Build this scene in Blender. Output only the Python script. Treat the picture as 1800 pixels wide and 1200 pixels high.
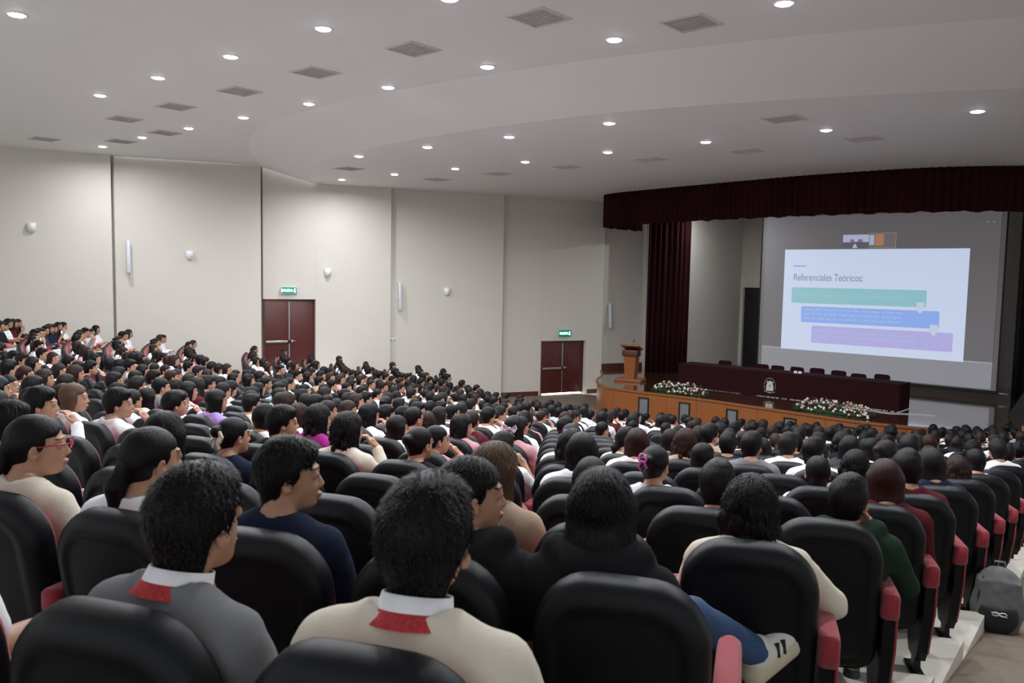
import bpy, bmesh, math, random
import numpy as np
from mathutils import Vector, Matrix
from mathutils.geometry import tessellate_polygon

for o in list(bpy.data.objects): bpy.data.objects.remove(o)
SC = bpy.context.scene
COL = SC.collection
PI = math.pi

# ------------------------------------------------------------------ camera
EYE = 4.4
pitch = math.atan(115 / 1440.0); roll = 0.019
fw = Vector((0, math.cos(pitch), -math.sin(pitch))); rt0 = Vector((1, 0, 0)); up0 = rt0.cross(fw)
rt = rt0 * math.cos(roll) + up0 * math.sin(roll); up = up0 * math.cos(roll) - rt0 * math.sin(roll)
cd = bpy.data.cameras.new('camera'); cam = bpy.data.objects.new('camera', cd); COL.objects.link(cam)
M = Matrix((rt, up, -fw)).transposed().to_4x4(); M.translation = (0, 0, EYE); cam.matrix_world = M
cd.sensor_width = 36; cd.lens = 36 * 1440 / 1800.0; cd.clip_start = 0.05; cd.clip_end = 200
cd.dof.use_dof = True; cd.dof.focus_distance = 12.0; cd.dof.aperture_fstop = 7.0
SC.camera = cam

# ------------------------------------------------------------------ world, exposure, large lights
w = bpy.data.worlds.new('world'); SC.world = w; w.use_nodes = True
bg = w.node_tree.nodes['Background']; bg.inputs[0].default_value = (0.93, 0.96, 1.0, 1); bg.inputs[1].default_value = 0.85
SC.view_settings.view_transform = 'Standard'; SC.view_settings.look = 'None'
SC.view_settings.exposure = 0.0; SC.view_settings.gamma = 1.0; SC.view_settings.use_curve_mapping = False
LAMP_W = 88.0            # power of every recessed downlight

# ------------------------------------------------------------------ materials
def mat(name, col, rough=0.6, metal=0.0, noise=0.0, scale=30.0, bump=0.0, bscale=200.0, emit=None, es=0.0, sheen=0.0, stretch=None, spec=0.5, coat=0.0):
    m = bpy.data.materials.new(name); m.use_nodes = True; nt = m.node_tree; b = nt.nodes['Principled BSDF']
    b.inputs['Base Color'].default_value = (*col, 1); b.inputs['Roughness'].default_value = rough
    b.inputs['Metallic'].default_value = metal; b.inputs['Specular IOR Level'].default_value = spec
    if coat: b.inputs['Coat Weight'].default_value = coat; b.inputs['Coat Roughness'].default_value = 0.06
    if sheen: b.inputs['Sheen Weight'].default_value = sheen
    if emit: b.inputs['Emission Color'].default_value = (*emit, 1); b.inputs['Emission Strength'].default_value = es
    if noise or bump:
        tc = nt.nodes.new('ShaderNodeTexCoord'); mp = nt.nodes.new('ShaderNodeMapping')
        nt.links.new(tc.outputs['Object'], mp.inputs[0])
        if stretch: mp.inputs['Scale'].default_value = stretch
    if noise:
        n = nt.nodes.new('ShaderNodeTexNoise'); n.inputs['Scale'].default_value = scale; n.inputs['Detail'].default_value = 5
        nt.links.new(mp.outputs[0], n.inputs[0])
        mx = nt.nodes.new('ShaderNodeMix'); mx.data_type = 'RGBA'
        mx.inputs[6].default_value = (*[c * (1 - noise) for c in col], 1); mx.inputs[7].default_value = (*[min(1, c * (1 + noise)) for c in col], 1)
        nt.links.new(n.outputs[0], mx.inputs[0]); nt.links.new(mx.outputs[2], b.inputs['Base Color'])
    if bump:
        n2 = nt.nodes.new('ShaderNodeTexNoise'); n2.inputs['Scale'].default_value = bscale; n2.inputs['Detail'].default_value = 3
        nt.links.new(mp.outputs[0], n2.inputs[0])
        bp = nt.nodes.new('ShaderNodeBump'); bp.inputs['Strength'].default_value = bump; bp.inputs['Distance'].default_value = 0.01
        nt.links.new(n2.outputs[0], bp.inputs['Height']); nt.links.new(bp.outputs[0], b.inputs['Normal'])
    return m

MT = {}
MT['wall'] = mat('cream_wall_paint', (0.66, 0.62, 0.56), 0.75, noise=0.02, scale=3, bump=0.05, bscale=90)
MT['stagewall'] = mat('stage_wall_paint', (0.68, 0.64, 0.58), 0.8, noise=0.03, scale=3)
MT['ceil'] = mat('ceiling_paint', (0.73, 0.75, 0.75), 0.6, noise=0.015, scale=2)
MT['vent'] = mat('vent_grille', (0.56, 0.55, 0.54), 0.6)
MT['lampglow'] = mat('lamp_diffuser', (1, 1, 1), 0.5, emit=(0.92, 0.95, 1.0), es=26)
MT['lamprim'] = mat('lamp_rim', (0.85, 0.85, 0.85), 0.4)
MT['carpet'] = mat('aisle_carpet', (0.185, 0.145, 0.108), 0.95, noise=0.18, scale=60, bump=0.5, bscale=300)
MT['tier'] = mat('tier_stone', (0.62, 0.58, 0.51), 0.55, noise=0.06, scale=6, bump=0.05, bscale=50)
MT['shell'] = mat('charcoal_plastic', (0.0060, 0.0068, 0.0085), 0.42, noise=0.1, scale=8, bump=0.10, bscale=500, spec=0.2)
MT['red'] = mat('crimson_upholstery', (0.30, 0.022, 0.035), 0.85, noise=0.12, scale=120, bump=0.25, bscale=700, sheen=0.25)
MT['metal'] = mat('dark_metal', (0.03, 0.03, 0.033), 0.4, metal=0.6)
MT['steel'] = mat('brushed_steel', (0.55, 0.56, 0.58), 0.35, metal=0.9)
MT['door'] = mat('mahogany_door', (0.085, 0.016, 0.014), 0.38, noise=0.25, scale=5, stretch=(6, 6, 0.6))
MT['curtain'] = mat('maroon_velvet', (0.026, 0.0045, 0.006), 0.95, spec=0.15, noise=0.1, scale=20)
MT['cloth'] = mat('maroon_tablecloth', (0.026, 0.005, 0.007), 0.9, noise=0.06, scale=10, spec=0.15)
MT['stagefloor'] = mat('polished_stage_boards', (0.085, 0.036, 0.018), 0.12, noise=0.25, scale=2.5, stretch=(1, 6, 1), spec=0.8, coat=1.0)
MT['wood'] = mat('warm_wood_veneer', (0.27, 0.088, 0.022), 0.42, noise=0.22, scale=4, stretch=(5, 5, 0.7))
MT['woodd'] = mat('dark_wood_trim', (0.10, 0.028, 0.016), 0.4, noise=0.2, scale=6)
MT['glass'] = mat('frosted_pane', (0.17, 0.18, 0.185), 0.3)
MT['black'] = mat('matte_black', (0.012, 0.012, 0.013), 0.7)
MT['white'] = mat('white_plastic', (0.80, 0.82, 0.85), 0.35)
MT['alu'] = mat('pale_column_metal', (0.62, 0.66, 0.70), 0.35)
MT['green'] = mat('exit_green', (0.0, 0.25, 0.14), 0.5, emit=(0.0, 0.42, 0.25), es=0.25)
MT['exitw'] = mat('exit_lettering_glow', (1, 1, 1), 0.5, emit=(0.80, 1.0, 0.92), es=2.2)
MT['day'] = mat('daylight_gap', (1, 1, 1), 0.5, emit=(0.9, 0.95, 1.0), es=6)
MT['leaf'] = mat('dark_leaves', (0.05, 0.11, 0.045), 0.6, noise=0.3, scale=15)
MT['rosew'] = mat('white_rose', (0.80, 0.76, 0.66), 0.7)
MT['rosep'] = mat('pink_rose', (0.72, 0.42, 0.38), 0.7)
MT['skin'] = mat('skin', (0.40, 0.215, 0.135), 0.55, noise=0.06, scale=25)
MT['lip'] = mat('lips', (0.34, 0.15, 0.11), 0.5)
MT['brow'] = mat('brows', (0.02, 0.014, 0.012), 0.7)
def hairmat(n, c, r=0.42): return mat(n, c, r, noise=0.35, scale=45, bump=0.35, bscale=90, stretch=(3.0, 3.0, 0.35), spec=0.15)
HAIR = {'black': hairmat('black_hair', (0.0045, 0.004, 0.0045), .38), 'soft black': hairmat('soft_black_hair', (0.010, 0.0085, 0.0085), 0.45),
        'dark brown': hairmat('dark_brown_hair', (0.020, 0.011, 0.008)), 'brown': hairmat('brown_hair', (0.085, 0.048, 0.029)),
        'reddish brown': hairmat('reddish_hair', (0.024, 0.0085, 0.007))}
CL = {}
for n, c in {'white': (0.80, 0.80, 0.83), 'black': (0.013, 0.013, 0.015), 'cream': (0.66, 0.60, 0.50), 'grey': (0.17, 0.175, 0.185),
             'navy': (0.012, 0.018, 0.040), 'maroon': (0.085, 0.012, 0.018), 'green': (0.014, 0.034, 0.020), 'lilac': (0.36, 0.24, 0.55),
             'beige': (0.42, 0.31, 0.23), 'pink': (0.50, 0.26, 0.28), 'dark grey': (0.04, 0.042, 0.05), 'pale blue': (0.40, 0.50, 0.68),
             'magenta': (0.34, 0.03, 0.22), 'orange': (0.55, 0.13, 0.05)}.items():
    CL[n] = mat(n.replace(' ', '_') + '_cloth', c, 0.9, noise=0.06, scale=40, bump=0.2, bscale=260, spec=0.12)
PANTS = {'white': CL['white'], 'black': CL['black'], 'blue': mat('denim', (0.035, 0.075, 0.17), 0.85, noise=0.25, scale=90, bump=0.2, bscale=500)}
MT['shoe'] = mat('shoe_leather', (0.02, 0.02, 0.02), 0.5)
MT['shoew'] = mat('white_sneaker', (0.72, 0.70, 0.64), 0.6)
MT['sole'] = mat('cream_rubber', (0.58, 0.52, 0.38), 0.7)
MT['bow'] = mat('cream_satin', (0.75, 0.70, 0.56), 0.5)
MT['clip'] = mat('pink_plastic', (0.75, 0.10, 0.45), 0.3)

# ------------------------------------------------------------------ helpers
def mesh_np(name, V, Fc, mats, smooth=True, midx=None):
    me = bpy.data.meshes.new(name); V = np.asarray(V, np.float32)
    me.from_pydata(V.tolist(), [], Fc.tolist() if hasattr(Fc, 'tolist') else Fc)
    for m in (mats if isinstance(mats, (list, tuple)) else [mats]): me.materials.append(m)
    if smooth: me.polygons.foreach_set('use_smooth', [True] * len(me.polygons))
    if midx is not None: me.polygons.foreach_set('material_index', list(map(int, midx)))
    me.update(); return me
def link(name, me, parent=None, loc=None, rot=None, **kw):
    o = bpy.data.objects.new(name, me); COL.objects.link(o)
    if parent: o.parent = parent
    if loc is not None: o.location = loc
    if rot is not None: o.rotation_euler = rot
    for k, v in kw.items(): o[k] = v
    return o
def thing(name, label, cat, loc=(0, 0, 0), rz=0.0, group=None):
    o = link(name, None, None, loc, (0, 0, rz)); o['label'] = label; o['category'] = cat
    o.empty_display_size = 0.1
    if group: o['group'] = group
    return o
def tag(o, label, cat, group=None):
    o['label'] = label; o['category'] = cat
    if group: o['group'] = group
    return o

class MB:
    """collects simple solids into one mesh"""
    def __init__(s): s.V = []; s.F = []; s.S = []
    def add(s, V, F, smooth=False):
        b = len(s.V); s.V += [tuple(v) for v in V]; s.F += [tuple(i + b for i in f) for f in F]; s.S += [smooth] * len(F); return s
    def box(s, c, d, M=None, bev=0.0):
        x, y, z = [q / 2 for q in d]
        if bev <= 0:
            V = [(i * x, j * y, k * z) for k in (-1, 1) for j in (-1, 1) for i in (-1, 1)]
            F = [(0, 2, 3, 1), (4, 5, 7, 6), (0, 1, 5, 4), (2, 6, 7, 3), (0, 4, 6, 2), (1, 3, 7, 5)]
        else:
            bm = bmesh.new(); bmesh.ops.create_cube(bm, size=1); bmesh.ops.scale(bm, vec=d, verts=bm.verts)
            bmesh.ops.bevel(bm, geom=list(bm.edges), offset=bev, segments=2, profile=0.5, affect='EDGES')
            bm.verts.index_update(); V = [tuple(v.co) for v in bm.verts]; F = [[v.index for v in f.verts] for f in bm.faces]; bm.free()
        R = M if M is not None else Matrix.Identity(3)
        V = [tuple(R @ Vector(v) + Vector(c)) for v in V]; return s.add(V, F, bev > 0)
    def tube(s, pts, r, n=8, caps=True):
        pts = [Vector(p) for p in pts]; rs = r if isinstance(r, (list, tuple)) else [r] * len(pts)
        V = []; F = []
        for i, p in enumerate(pts):
            t = (pts[min(i + 1, len(pts) - 1)] - pts[max(i - 1, 0)]).normalized()
            a = t.cross(Vector((0, 0, 1)) if abs(t.z) < 0.9 else Vector((1, 0, 0))).normalized(); b = t.cross(a)
            for k in range(n):
                th = 2 * PI * k / n; V.append(p + (a * math.cos(th) + b * math.sin(th)) * rs[i])
        for i in range(len(pts) - 1):
            for k in range(n):
                F.append((i * n + k, i * n + (k + 1) % n, (i + 1) * n + (k + 1) % n, (i + 1) * n + k))
        if caps: F += [tuple(range(n - 1, -1, -1)), tuple((len(pts) - 1) * n + k for k in range(n))]
        return s.add(V, F, True)
    def rings(s, R, cap0=True, cap1=True, smooth=True):
        n = len(R[0]); V = [p for r in R for p in r]; F = []
        for i in range(len(R) - 1):
            for k in range(n): F.append((i * n + k, i * n + (k + 1) % n, (i + 1) * n + (k + 1) % n, (i + 1) * n + k))
        if cap0: F.append(tuple(range(n - 1, -1, -1)))
        if cap1: F.append(tuple((len(R) - 1) * n + k for k in range(n)))
        return s.add(V, F, smooth)
    def prism(s, poly, z0, z1):
        n = len(poly); V = [(p[0], p[1], z0) for p in poly] + [(p[0], p[1], z1) for p in poly]
        tri = tessellate_polygon([[Vector((p[0], p[1], 0)) for p in poly]])
        F = [(i, (i + 1) % n, n + (i + 1) % n, n + i) for i in range(n)]
        F += [tuple(t) for t in tri] + [tuple(i + n for i in reversed(t)) for t in tri]
        return s.add(V, F)
    def mesh(s, name, m, fix=True):
        me = bpy.data.meshes.new(name); me.from_pydata(s.V, [], s.F)
        for q in (m if isinstance(m, (list, tuple)) else [m]): me.materials.append(q)
        me.polygons.foreach_set('use_smooth', s.S)
        if fix:
            bm = bmesh.new(); bm.from_mesh(me); bmesh.ops.recalc_face_normals(bm, faces=bm.faces); bm.to_mesh(me); bm.free()
        me.update(); return me
    def build(s, name, m, parent=None, loc=None, rot=None, **kw): return link(name, s.mesh(name, m), parent, loc, rot, **kw)

def rrect(w, h, r_top, r_bot, arch, n=7, cx=0.0, cz=0.0):
    """rounded outline in x,z; arch lifts the middle of the top"""
    P = []
    for (sx, sz, r, a0) in ((1, 1, r_top, 0), (-1, 1, r_top, 90), (-1, -1, r_bot, 180), (1, -1, r_bot, 270)):
        for i in range(n):
            a = math.radians(a0 + 90 * i / (n - 1)); P.append([sx * (w / 2 - r) + r * math.cos(a), sz * (h / 2 - r) + r * math.sin(a)])
        if (sx, sz) == (1, 1):
            for t in (0.25, 0.5, 0.75): P.append([(w / 2 - r_top) * (1 - 2 * t), h / 2])
        if (sx, sz) == (-1, -1):
            for t in (0.25, 0.5, 0.75): P.append([-(w / 2 - r_bot) * (1 - 2 * t), -h / 2])
    for p in P:
        if p[1] > 0: p[1] += arch * (1 - (2 * p[0] / w) ** 2) * (p[1] / (h / 2)) ** 2
    return [(p[0] + cx, p[1] + cz) for p in P]

# ------------------------------------------------------------------ plan of the hall
C0 = np.array([8.0, 28.5])                      # centre of the curved rows, on the stage
WP = np.array([-8.03, 26.5]); WD = np.array([0.9064, 0.4224]); WN = np.array([0.4224, -0.9064])
def wpt(s, off=0.0): q = WP + WD * s + WN * off; return (float(q[0]), float(q[1]))
def fz(k): return 2.755 - 0.13 * k
def Rk(k): return 27.49 - 0.845 * (k - 1)
def cone_z(r): return max(fz(1 - (r - 0.10 - 27.49) / 0.845), -0.105)
def end_theta(k):
    P = np.array([0.31, 2.12]); D = np.array([0.545, 0.71]); D = D / np.linalg.norm(D); d = P - C0
    b = d @ D; c = d @ d - Rk(k) ** 2; q = P + (-b - math.sqrt(max(b * b - c, 0))) * D
    return math.atan2(q[1] - C0[1], q[0] - C0[0])
def aisle_theta(r, off):
    D = np.array([0.545, 0.71]); D = D / np.linalg.norm(D); P = np.array([0.31, 2.12]) + np.array([D[1], -D[0]]) * off; d = P - C0
    b = d @ D; c = d @ d - r * r; q = P + (-b - math.sqrt(max(b * b - c, 0))) * D
    return math.atan2(q[1] - C0[1], q[0] - C0[0])
ZU, ZL = 7.75, 7.30
U = [(-8.2, 26.42), (-7.75, 24.6), (-7.2, 22.3), (-6.35, 20.1), (-5.05, 18.1), (-3.5, 16.45), (-2.0, 15.15), (-0.08, 13.7), (1.7, 12.6), (3.85, 11.5), (6.33, 10.5), (10, 9.3), (16, 7.8), (26, 6.2)]
L = [(-6.6, 27.17), (-6.4, 25.6), (-6.05, 24.0), (-5.2, 21.95), (-3.45, 19.4), (-1.9, 17.65), (-0.08, 16.0), (1.95, 14.5), (4.48, 13.3), (7.47, 12.3), (11, 11.4), (17, 10.2), (26, 9.0)]
def smooth_line(P, it=2):
    for _ in range(it):
        Q = [P[0]]
        for a, b in zip(P[:-1], P[1:]):
            Q += [(a[0] * .75 + b[0] * .25, a[1] * .75 + b[1] * .25), (a[0] * .25 + b[0] * .75, a[1] * .25 + b[1] * .75)]
        P = Q + [P[-1]]
    return P
def resample(P, n):
    P = np.array(P, float); d = np.r_[0, np.cumsum(np.linalg.norm(np.diff(P, axis=0), axis=1))]
    t = np.linspace(0, d[-1], n); return np.c_[np.interp(t, d, P[:, 0]), np.interp(t, d, P[:, 1])]

# ---- ceiling: high rear part, curved sloping band, lower front part
Us = resample(smooth_line(U), 60); Ls = resample(smooth_line(L), 60)
mb = MB()
def flat(poly, z):
    tri = tessellate_polygon([[Vector((p[0], p[1], 0)) for p in poly]])
    mb.add([(p[0], p[1], z) for p in poly], [tuple(t) for t in tri])
wl = wpt(-12, -0.4)
flat([tuple(p) for p in Us] + [(26, -4), (-12, -4), (-19, 10), wl], ZU)
flat([tuple(p) for p in Ls] + [(26, 42), (2, 42), wpt(4, -2.0)], ZL)
V = [(p[0], p[1], ZU) for p in Us] + [(p[0], p[1], ZL) for p in Ls]
mb.add(V, [(i, i + 1, 61 + i, 60 + i) for i in range(59)], True)
mb.build('ceiling', MT['ceil'], kind='structure')

# ---- floor: one carpeted cone falling to the stage, flat in front of it
rs = list(np.arange(30.6, 10.2, -0.6)) + [10.2, 9.4, 7.0, 4.0]
ths = np.radians(np.linspace(150, 330, 61)); V = []; F = []
for r in rs:
    for t in ths: V.append((C0[0] + r * math.cos(t), C0[1] + r * math.sin(t), cone_z(r)))
n = len(ths)
for i in range(len(rs) - 1):
    for j in range(n - 1): F.append((i * n + j, i * n + j + 1, (i + 1) * n + j + 1, (i + 1) * n + j))
floor = link('floor', mesh_np('floor', V, F, MT['carpet']), kind='structure')

# seats along each row
ROWS = []
for k in range(0, 22):
    if k == 13: ROWS.append((k, [])); continue
    R = Rk(k); th0 = end_theta(k); seats = []
    for j in range(60):
        th = th0 - j * 0.555 / R; q = C0 + R * np.array([math.cos(th), math.sin(th)])
        if (q - WP) @ WN < 1.25: break
        seats.append((j, th, q))
    ROWS.append((k, seats))
APR = [(3.45, 31.7), (3.36, 30.22), (3.06, 29.16), (2.94, 28.3), (2.98, 27.5), (3.25, 26.7), (4.39, 25.75), (5.72, 24.71), (6.89, 23.42), (7.9, 22.35), (8.84, 21.3), (9.9, 20.5), (11.9, 19.9), (13.5, 19.8), (16, 20.2), (19.5, 22.0)]
APS = smooth_line(APR, 2)
def apron_dist(q): return min(math.hypot(q[0] - a[0], q[1] - a[1]) for a in APS)

# ---- stone tiers under the rows (parts of the floor)
for k, seats in ROWS:
    R = Rk(k); r1 = R + 0.10; r0 = R - 0.745; th0 = end_theta(k) + 0.34 / R
    th1 = seats[-1][1] - 0.34 / R if seats else th0 - 21 / R
    if not seats: r0, r1 = R - .745, R + .10
    m = max(8, int((th0 - th1) * R / 0.9)); mb = MB(); z1 = fz(k); z0 = min(cone_z(r0), cone_z(r1)) - 0.12
    V = []; e1, e0 = aisle_theta(r1, .31), aisle_theta(r0, .31)
    for i in range(m + 1):
        for r, e in ((r1, e1), (r0, e0)):
            t = e + (th1 - e) * i / m
            for z in (z0, z1): V.append((C0[0] + r * math.cos(t), C0[1] + r * math.sin(t), z))
    F = []
    for i in range(m):
        a = i * 4; b = a + 4
        F += [(a + 1, b + 1, b + 3, a + 3), (a, b, b + 1, a + 1), (a + 2, a + 3, b + 3, b + 2), (a, a + 2, b + 2, b)]
    F += [(0, 1, 3, 2), (m * 4, m * 4 + 2, m * 4 + 3, m * 4 + 1)]
    mb.add(V, F); mb.build('stone_tier', MT['tier'], floor, kind='structure')

# ---- left wall: sawtooth panels
mb = MB(); mb.prism([wpt(-12, -0.5), wpt(13.1, -0.5), wpt(13.1, -0.8), wpt(-12, -0.8)], -0.6, 8.2)
wall = mb.build('wall_left', MT['wall'], kind='structure')
PB = [(-11.0, -4.40), (-4.32, -0.10), (-0.04, 4.21), (4.23, 8.45), (8.47, 12.74)]
doors = {2: (0.0, 1.67, 3.50), 4: (10.14, 12.03, 1.97)}
for i, (s0, s1) in enumerate(PB):
    o0, o1 = -0.22, 0.0
    def pt(s, extra=0.0): return wpt(s, o0 + (o1 - o0) * (s - s0) / (s1 - s0) + extra)
    mb = MB()
    if i in doors:
        d0, d1, zt = doors[i]
        if d0 - s0 > 0.06: mb.prism([pt(s0), pt(d0), pt(d0, -.2), pt(s0, -.2)], -0.4, 8.1)
        mb.prism([pt(d1), pt(s1), pt(s1, -.4), pt(d1, -.2)], -0.4, 8.1)
        mb.prism([pt(max(d0 - .01, s0)), pt(d1 + .01), pt(d1 + .01, -.2), pt(max(d0 - .01, s0), -.2)], zt, 8.1)
    else: mb.prism([pt(s0), pt(s1), pt(s1, -.4), pt(s0, -.2)], -0.4, 8.1)
    mb.build('wall_panel', MT['wall'], wall, kind='structure')
PANEL = {}
for i, (s0, s1) in enumerate(PB): PANEL[i] = (s0, s1)
def onwall(s, off=0.0):
    for s0, s1 in PB:
        if s0 <= s <= s1: return wpt(s, -0.22 + 0.22 * (s - s0) / (s1 - s0) + off)
    return wpt(s, off - .3)
WANG = math.atan2(WD[1], WD[0]) + 0.05
# end panel beside the stage, set back
mb = MB(); mb.prism([wpt(12.72, -0.25), wpt(14.9, -0.28), wpt(14.9, -0.6), wpt(12.72, -0.6)], -0.4, 8.1)
mb.build('wall_panel', MT['wall'], wall, kind='structure')
# baseboards
mb = MB(); mb.prism([pt2 for pt2 in (wpt(12.72, -0.22), wpt(14.9, -0.25), wpt(14.9, -0.28), wpt(12.72, -0.26))], 0.8, 1.02)
mb.build('baseboard_stage', MT['woodd'], kind='structure')
mb = MB()
for a, b in ((8.5, 10.05), (12.12, 12.7)):
    p0, p1 = onwall(a, 0.02), onwall(b, 0.02); q0, q1 = onwall(a, -0.01), onwall(b, -0.01)
    mb.prism([p0, p1, q1, q0], -0.105, 0.06)
mb.build('baseboard_left', MT['woodd'], kind='structure')
# double doors
def make_door(i, name, dz):
    d0, d1, zt = doors[i]; mid = (d0 + d1) / 2; w2 = (d1 - d0)
    x, y = onwall(mid, -0.10); D = link(name, None, None, (x, y, dz), (0, 0, WANG), kind='structure')
    h = zt - dz; fwid = w2 / 2
    fr = MB(); fr.box((0, 0.02, h - 0.03), (w2, 0.10, 0.06)); fr.box((-w2 / 2 + .02, 0.02, h / 2), (.04, .10, h)); fr.box((w2 / 2 - .02, 0.02, h / 2), (.04, .10, h))
    fr.build('door_frame', MT['woodd'], D)
    for sx in (-1, 1):
        lf = MB().box((sx * fwid / 2, 0, 0.045 + (h - .1) / 2), (fwid - 0.035, 0.045, h - 0.13), bev=0.004).build('door_leaf', MT['door'], D)
        if sx < 0:
            MB().box((-fwid / 2, -0.055, 1.02), (fwid - 0.12, 0.06, 0.075), bev=0.01).build('panic_bar', MT['steel'], lf)
            MB().box((-0.03, -0.05, 1.02), (0.09, 0.07, 0.12), bev=0.01).build('latch_box', MT['metal'], lf)
        else:
            b = MB().box((0.07, -0.04, 1.03), (0.05, 0.05, 0.10), bev=0.01); b.tube([(0.07, -0.07, 1.03), (0.20, -0.07, 1.035)], 0.012); b.build('door_handle', MT['steel'], lf)
    MB().box((-0.012, -0.03, h / 2), (0.035, 0.02, h - 0.16)).build('astragal', MT['steel'], D)
    MB().box((0, 0.14, 0.022), (w2 - 0.1, 0.02, 0.045)).build('daylight_gap', MT['day'], D)
    la = bpy.data.lights.new('under_door_daylight', 'AREA'); la.shape = 'RECTANGLE'; la.size = w2 - .1; la.size_y = 0.04; la.energy = 26; la.color = (.92, .96, 1)
    lo = link('under_door_daylight', la, D, (0, -0.03, 0.03), (math.radians(75), 0, 0))
    return D
make_door(2, 'door_1', 1.08); make_door(4, 'door_2', -0.105)
mb = MB(); mb.prism([onwall(-0.03, 0.0), onwall(2.6, 0.0), wpt(2.6, 1.55), wpt(-0.3, 1.6)], 0.2, 1.075)
mb.build('door_landing', MT['tier'], floor, kind='structure')
# exit signs
def exit_sign(s, z, label, bright):
    x, y = onwall(s, 0.05); T = thing('exit_sign', label, 'sign', (x, y, z), WANG)
    MB().box((0, 0, 0), (0.52, 0.07, 0.25), bev=0.012).build('housing', MT['green'] if not bright else MT['alu'], T)
    MB().box((0, -0.038, 0), (0.48, 0.004, 0.21)).build('face_plate', MT['green'], T)
    cu = bpy.data.curves.new('lettering', 'FONT'); cu.body = 'SALIDA'; cu.size = 0.115; cu.extrude = 0.002; cu.offset = 0.004; cu.align_x = 'CENTER'; cu.align_y = 'CENTER'
    o = bpy.data.objects.new('tmp', cu); COL.objects.link(o); dg = bpy.context.evaluated_depsgraph_get(); me = bpy.data.meshes.new_from_object(o.evaluated_get(dg)); bpy.data.objects.remove(o)
    me.materials.clear(); me.materials.append(MT['exitw']); link('lettering', me, T, (-0.07, -0.043, 0.0), (PI / 2, 0, 0))
    p = MB(); y0 = -0.043
    def bar(a, b, r): p.tube([(a[0], y0, a[1]), (b[0], y0, b[1])], r, 6)
    p.tube([(0.185, y0 - .004, 0.062), (0.185, y0 + .001, 0.062)], 0.017, 10)
    for a, b in (((.18, .045), (.175, .0)), ((.175, 0), (.20, -.035)), ((.20, -.035), (.195, -.075)), ((.175, 0), (.155, -.04)), ((.155, -.04), (.125, -.045)), ((.18, .035), (.21, .015)), ((.18, .035), (.15, .02))): bar(a, b, 0.009)
    p.build('running_figure', MT['exitw'], T)
exit_sign(0.80, 3.79, 'green and white lit exit sign above the rear pair of doors', True)
exit_sign(11.10, 2.26, 'green lit exit sign above the doors nearest the stage', False)
# white wall speakers: cup shapes and columns
def cup(s, z, label):
    x, y = onwall(s, 0.0); T = thing('wall_speaker', label, 'speaker', (x, y, z), WANG, 'white cup speakers along the left wall')
    R = []
    for t, (w_, dpt) in zip((.13, .10, .02, -.06, -.11, -.14), ((.11, .10), (.125, .15), (.125, .17), (.115, .15), (.09, .11), (.06, .06))):
        R.append([(w_ * math.cos(a), -abs(dpt * math.sin(a)) if math.sin(a) > 0 else 0.0, t) for a in np.linspace(0, PI, 10)] + [(-w_ * .9, 0.0, t), (0, 0.0, t), (w_ * .9, 0.0, t)])
    MB().rings(R).build('housing', MT['white'], T)
    MB().box((0, -0.04, -.145), (.08, .06, .02), bev=.004).build('base_cap', MT['vent'], T)
for s, z, t in ((-6.48, 5.54, 'white cup shaped speaker on the leftmost wall panel'), (-2.23, 4.86, 'white cup shaped speaker left of the rear doors'), (2.06, 4.40, 'white cup shaped speaker right of the rear exit sign'), (6.30, 3.81, 'white cup shaped speaker on the panel between both pairs of doors')): cup(s, z, t)
for s, z0, z1, t in ((-3.96, 4.27, 5.25, 'slim pale column speaker on the panel left of the rear doors'), (4.56, 3.15, 4.13, 'slim pale column speaker midway along the left wall'), (13.15, 2.43, 3.41, 'slim pale column speaker on the wall panel beside the stage curtain')):
    x, y = onwall(s, 0.16); T = thing('column_speaker', t, 'speaker', (x, y, z0), WANG, 'slim column speakers along the left wall')
    MB().box((0, 0, (z1 - z0) / 2), (.11, .11, z1 - z0), Matrix.Rotation(-.07, 3, 'X'), bev=.02).build('housing', MT['alu'], T)
    MB().box((-.01, .09, (z1 - z0) * .45), (.05, .18, .06)).build('bracket', MT['white'], T)
x, y = onwall(4.36, 0.01); T = thing('wall_socket', 'white double wall socket low beside the second panel joint', 'socket', (x, y, 2.1), WANG)
MB().box((0, 0, 0), (.26, .02, .12), bev=.006).build('cover_plate', MT['white'], T)
for sx in (-1, 1): MB().box((sx * .06, -.012, 0), (.05, .008, .03)).build('outlet', MT['black'], T)

# ---- ceiling lamps and vents
LU = [(-6.68, 11.22), (-8.09, 16.23), (-6.29, 14.67), (-4.5, 13.16), (-2.68, 11.59), (-11.64, 19.22), (-0.84, 10.26), (-11.39, 22.93), (-9.53, 21.23), (-7.76, 19.75), (-5.97, 18.25), (-4.14, 16.66), (-2.32, 15.08), (-0.48, 13.49), (1.36, 11.85), (3.21, 10.2)]
LL = [(-3.89, 20.65), (-5.39, 25.82), (-3.52, 24.24), (-2.01, 18.98), (-1.64, 22.7), (-0.14, 17.4), (0.25, 21.1), (1.75, 15.67), (2.13, 19.24), (4.01, 17.57), (5.93, 15.95), (7.72, 13.99)]
LOFF = [(-4.9, 9.6), (-3.1, 8.0), (-1.3, 6.4), (0.5, 4.8), (0.96, 8.6), (2.8, 7.0), (5.0, 8.5), (4.6, 5.4)]
def hexdisc(r, n=20, y=0.0): return [(r * math.cos(2 * PI * i / n), r * math.sin(2 * PI * i / n), y) for i in range(n)]
rimm = MB().rings([hexdisc(.135, 20, 0.02), hexdisc(.135, 20, -.008), hexdisc(.108, 20, -.014), hexdisc(.104, 20, -.004)], cap1=False).mesh('rim', MT['lamprim'])
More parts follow.
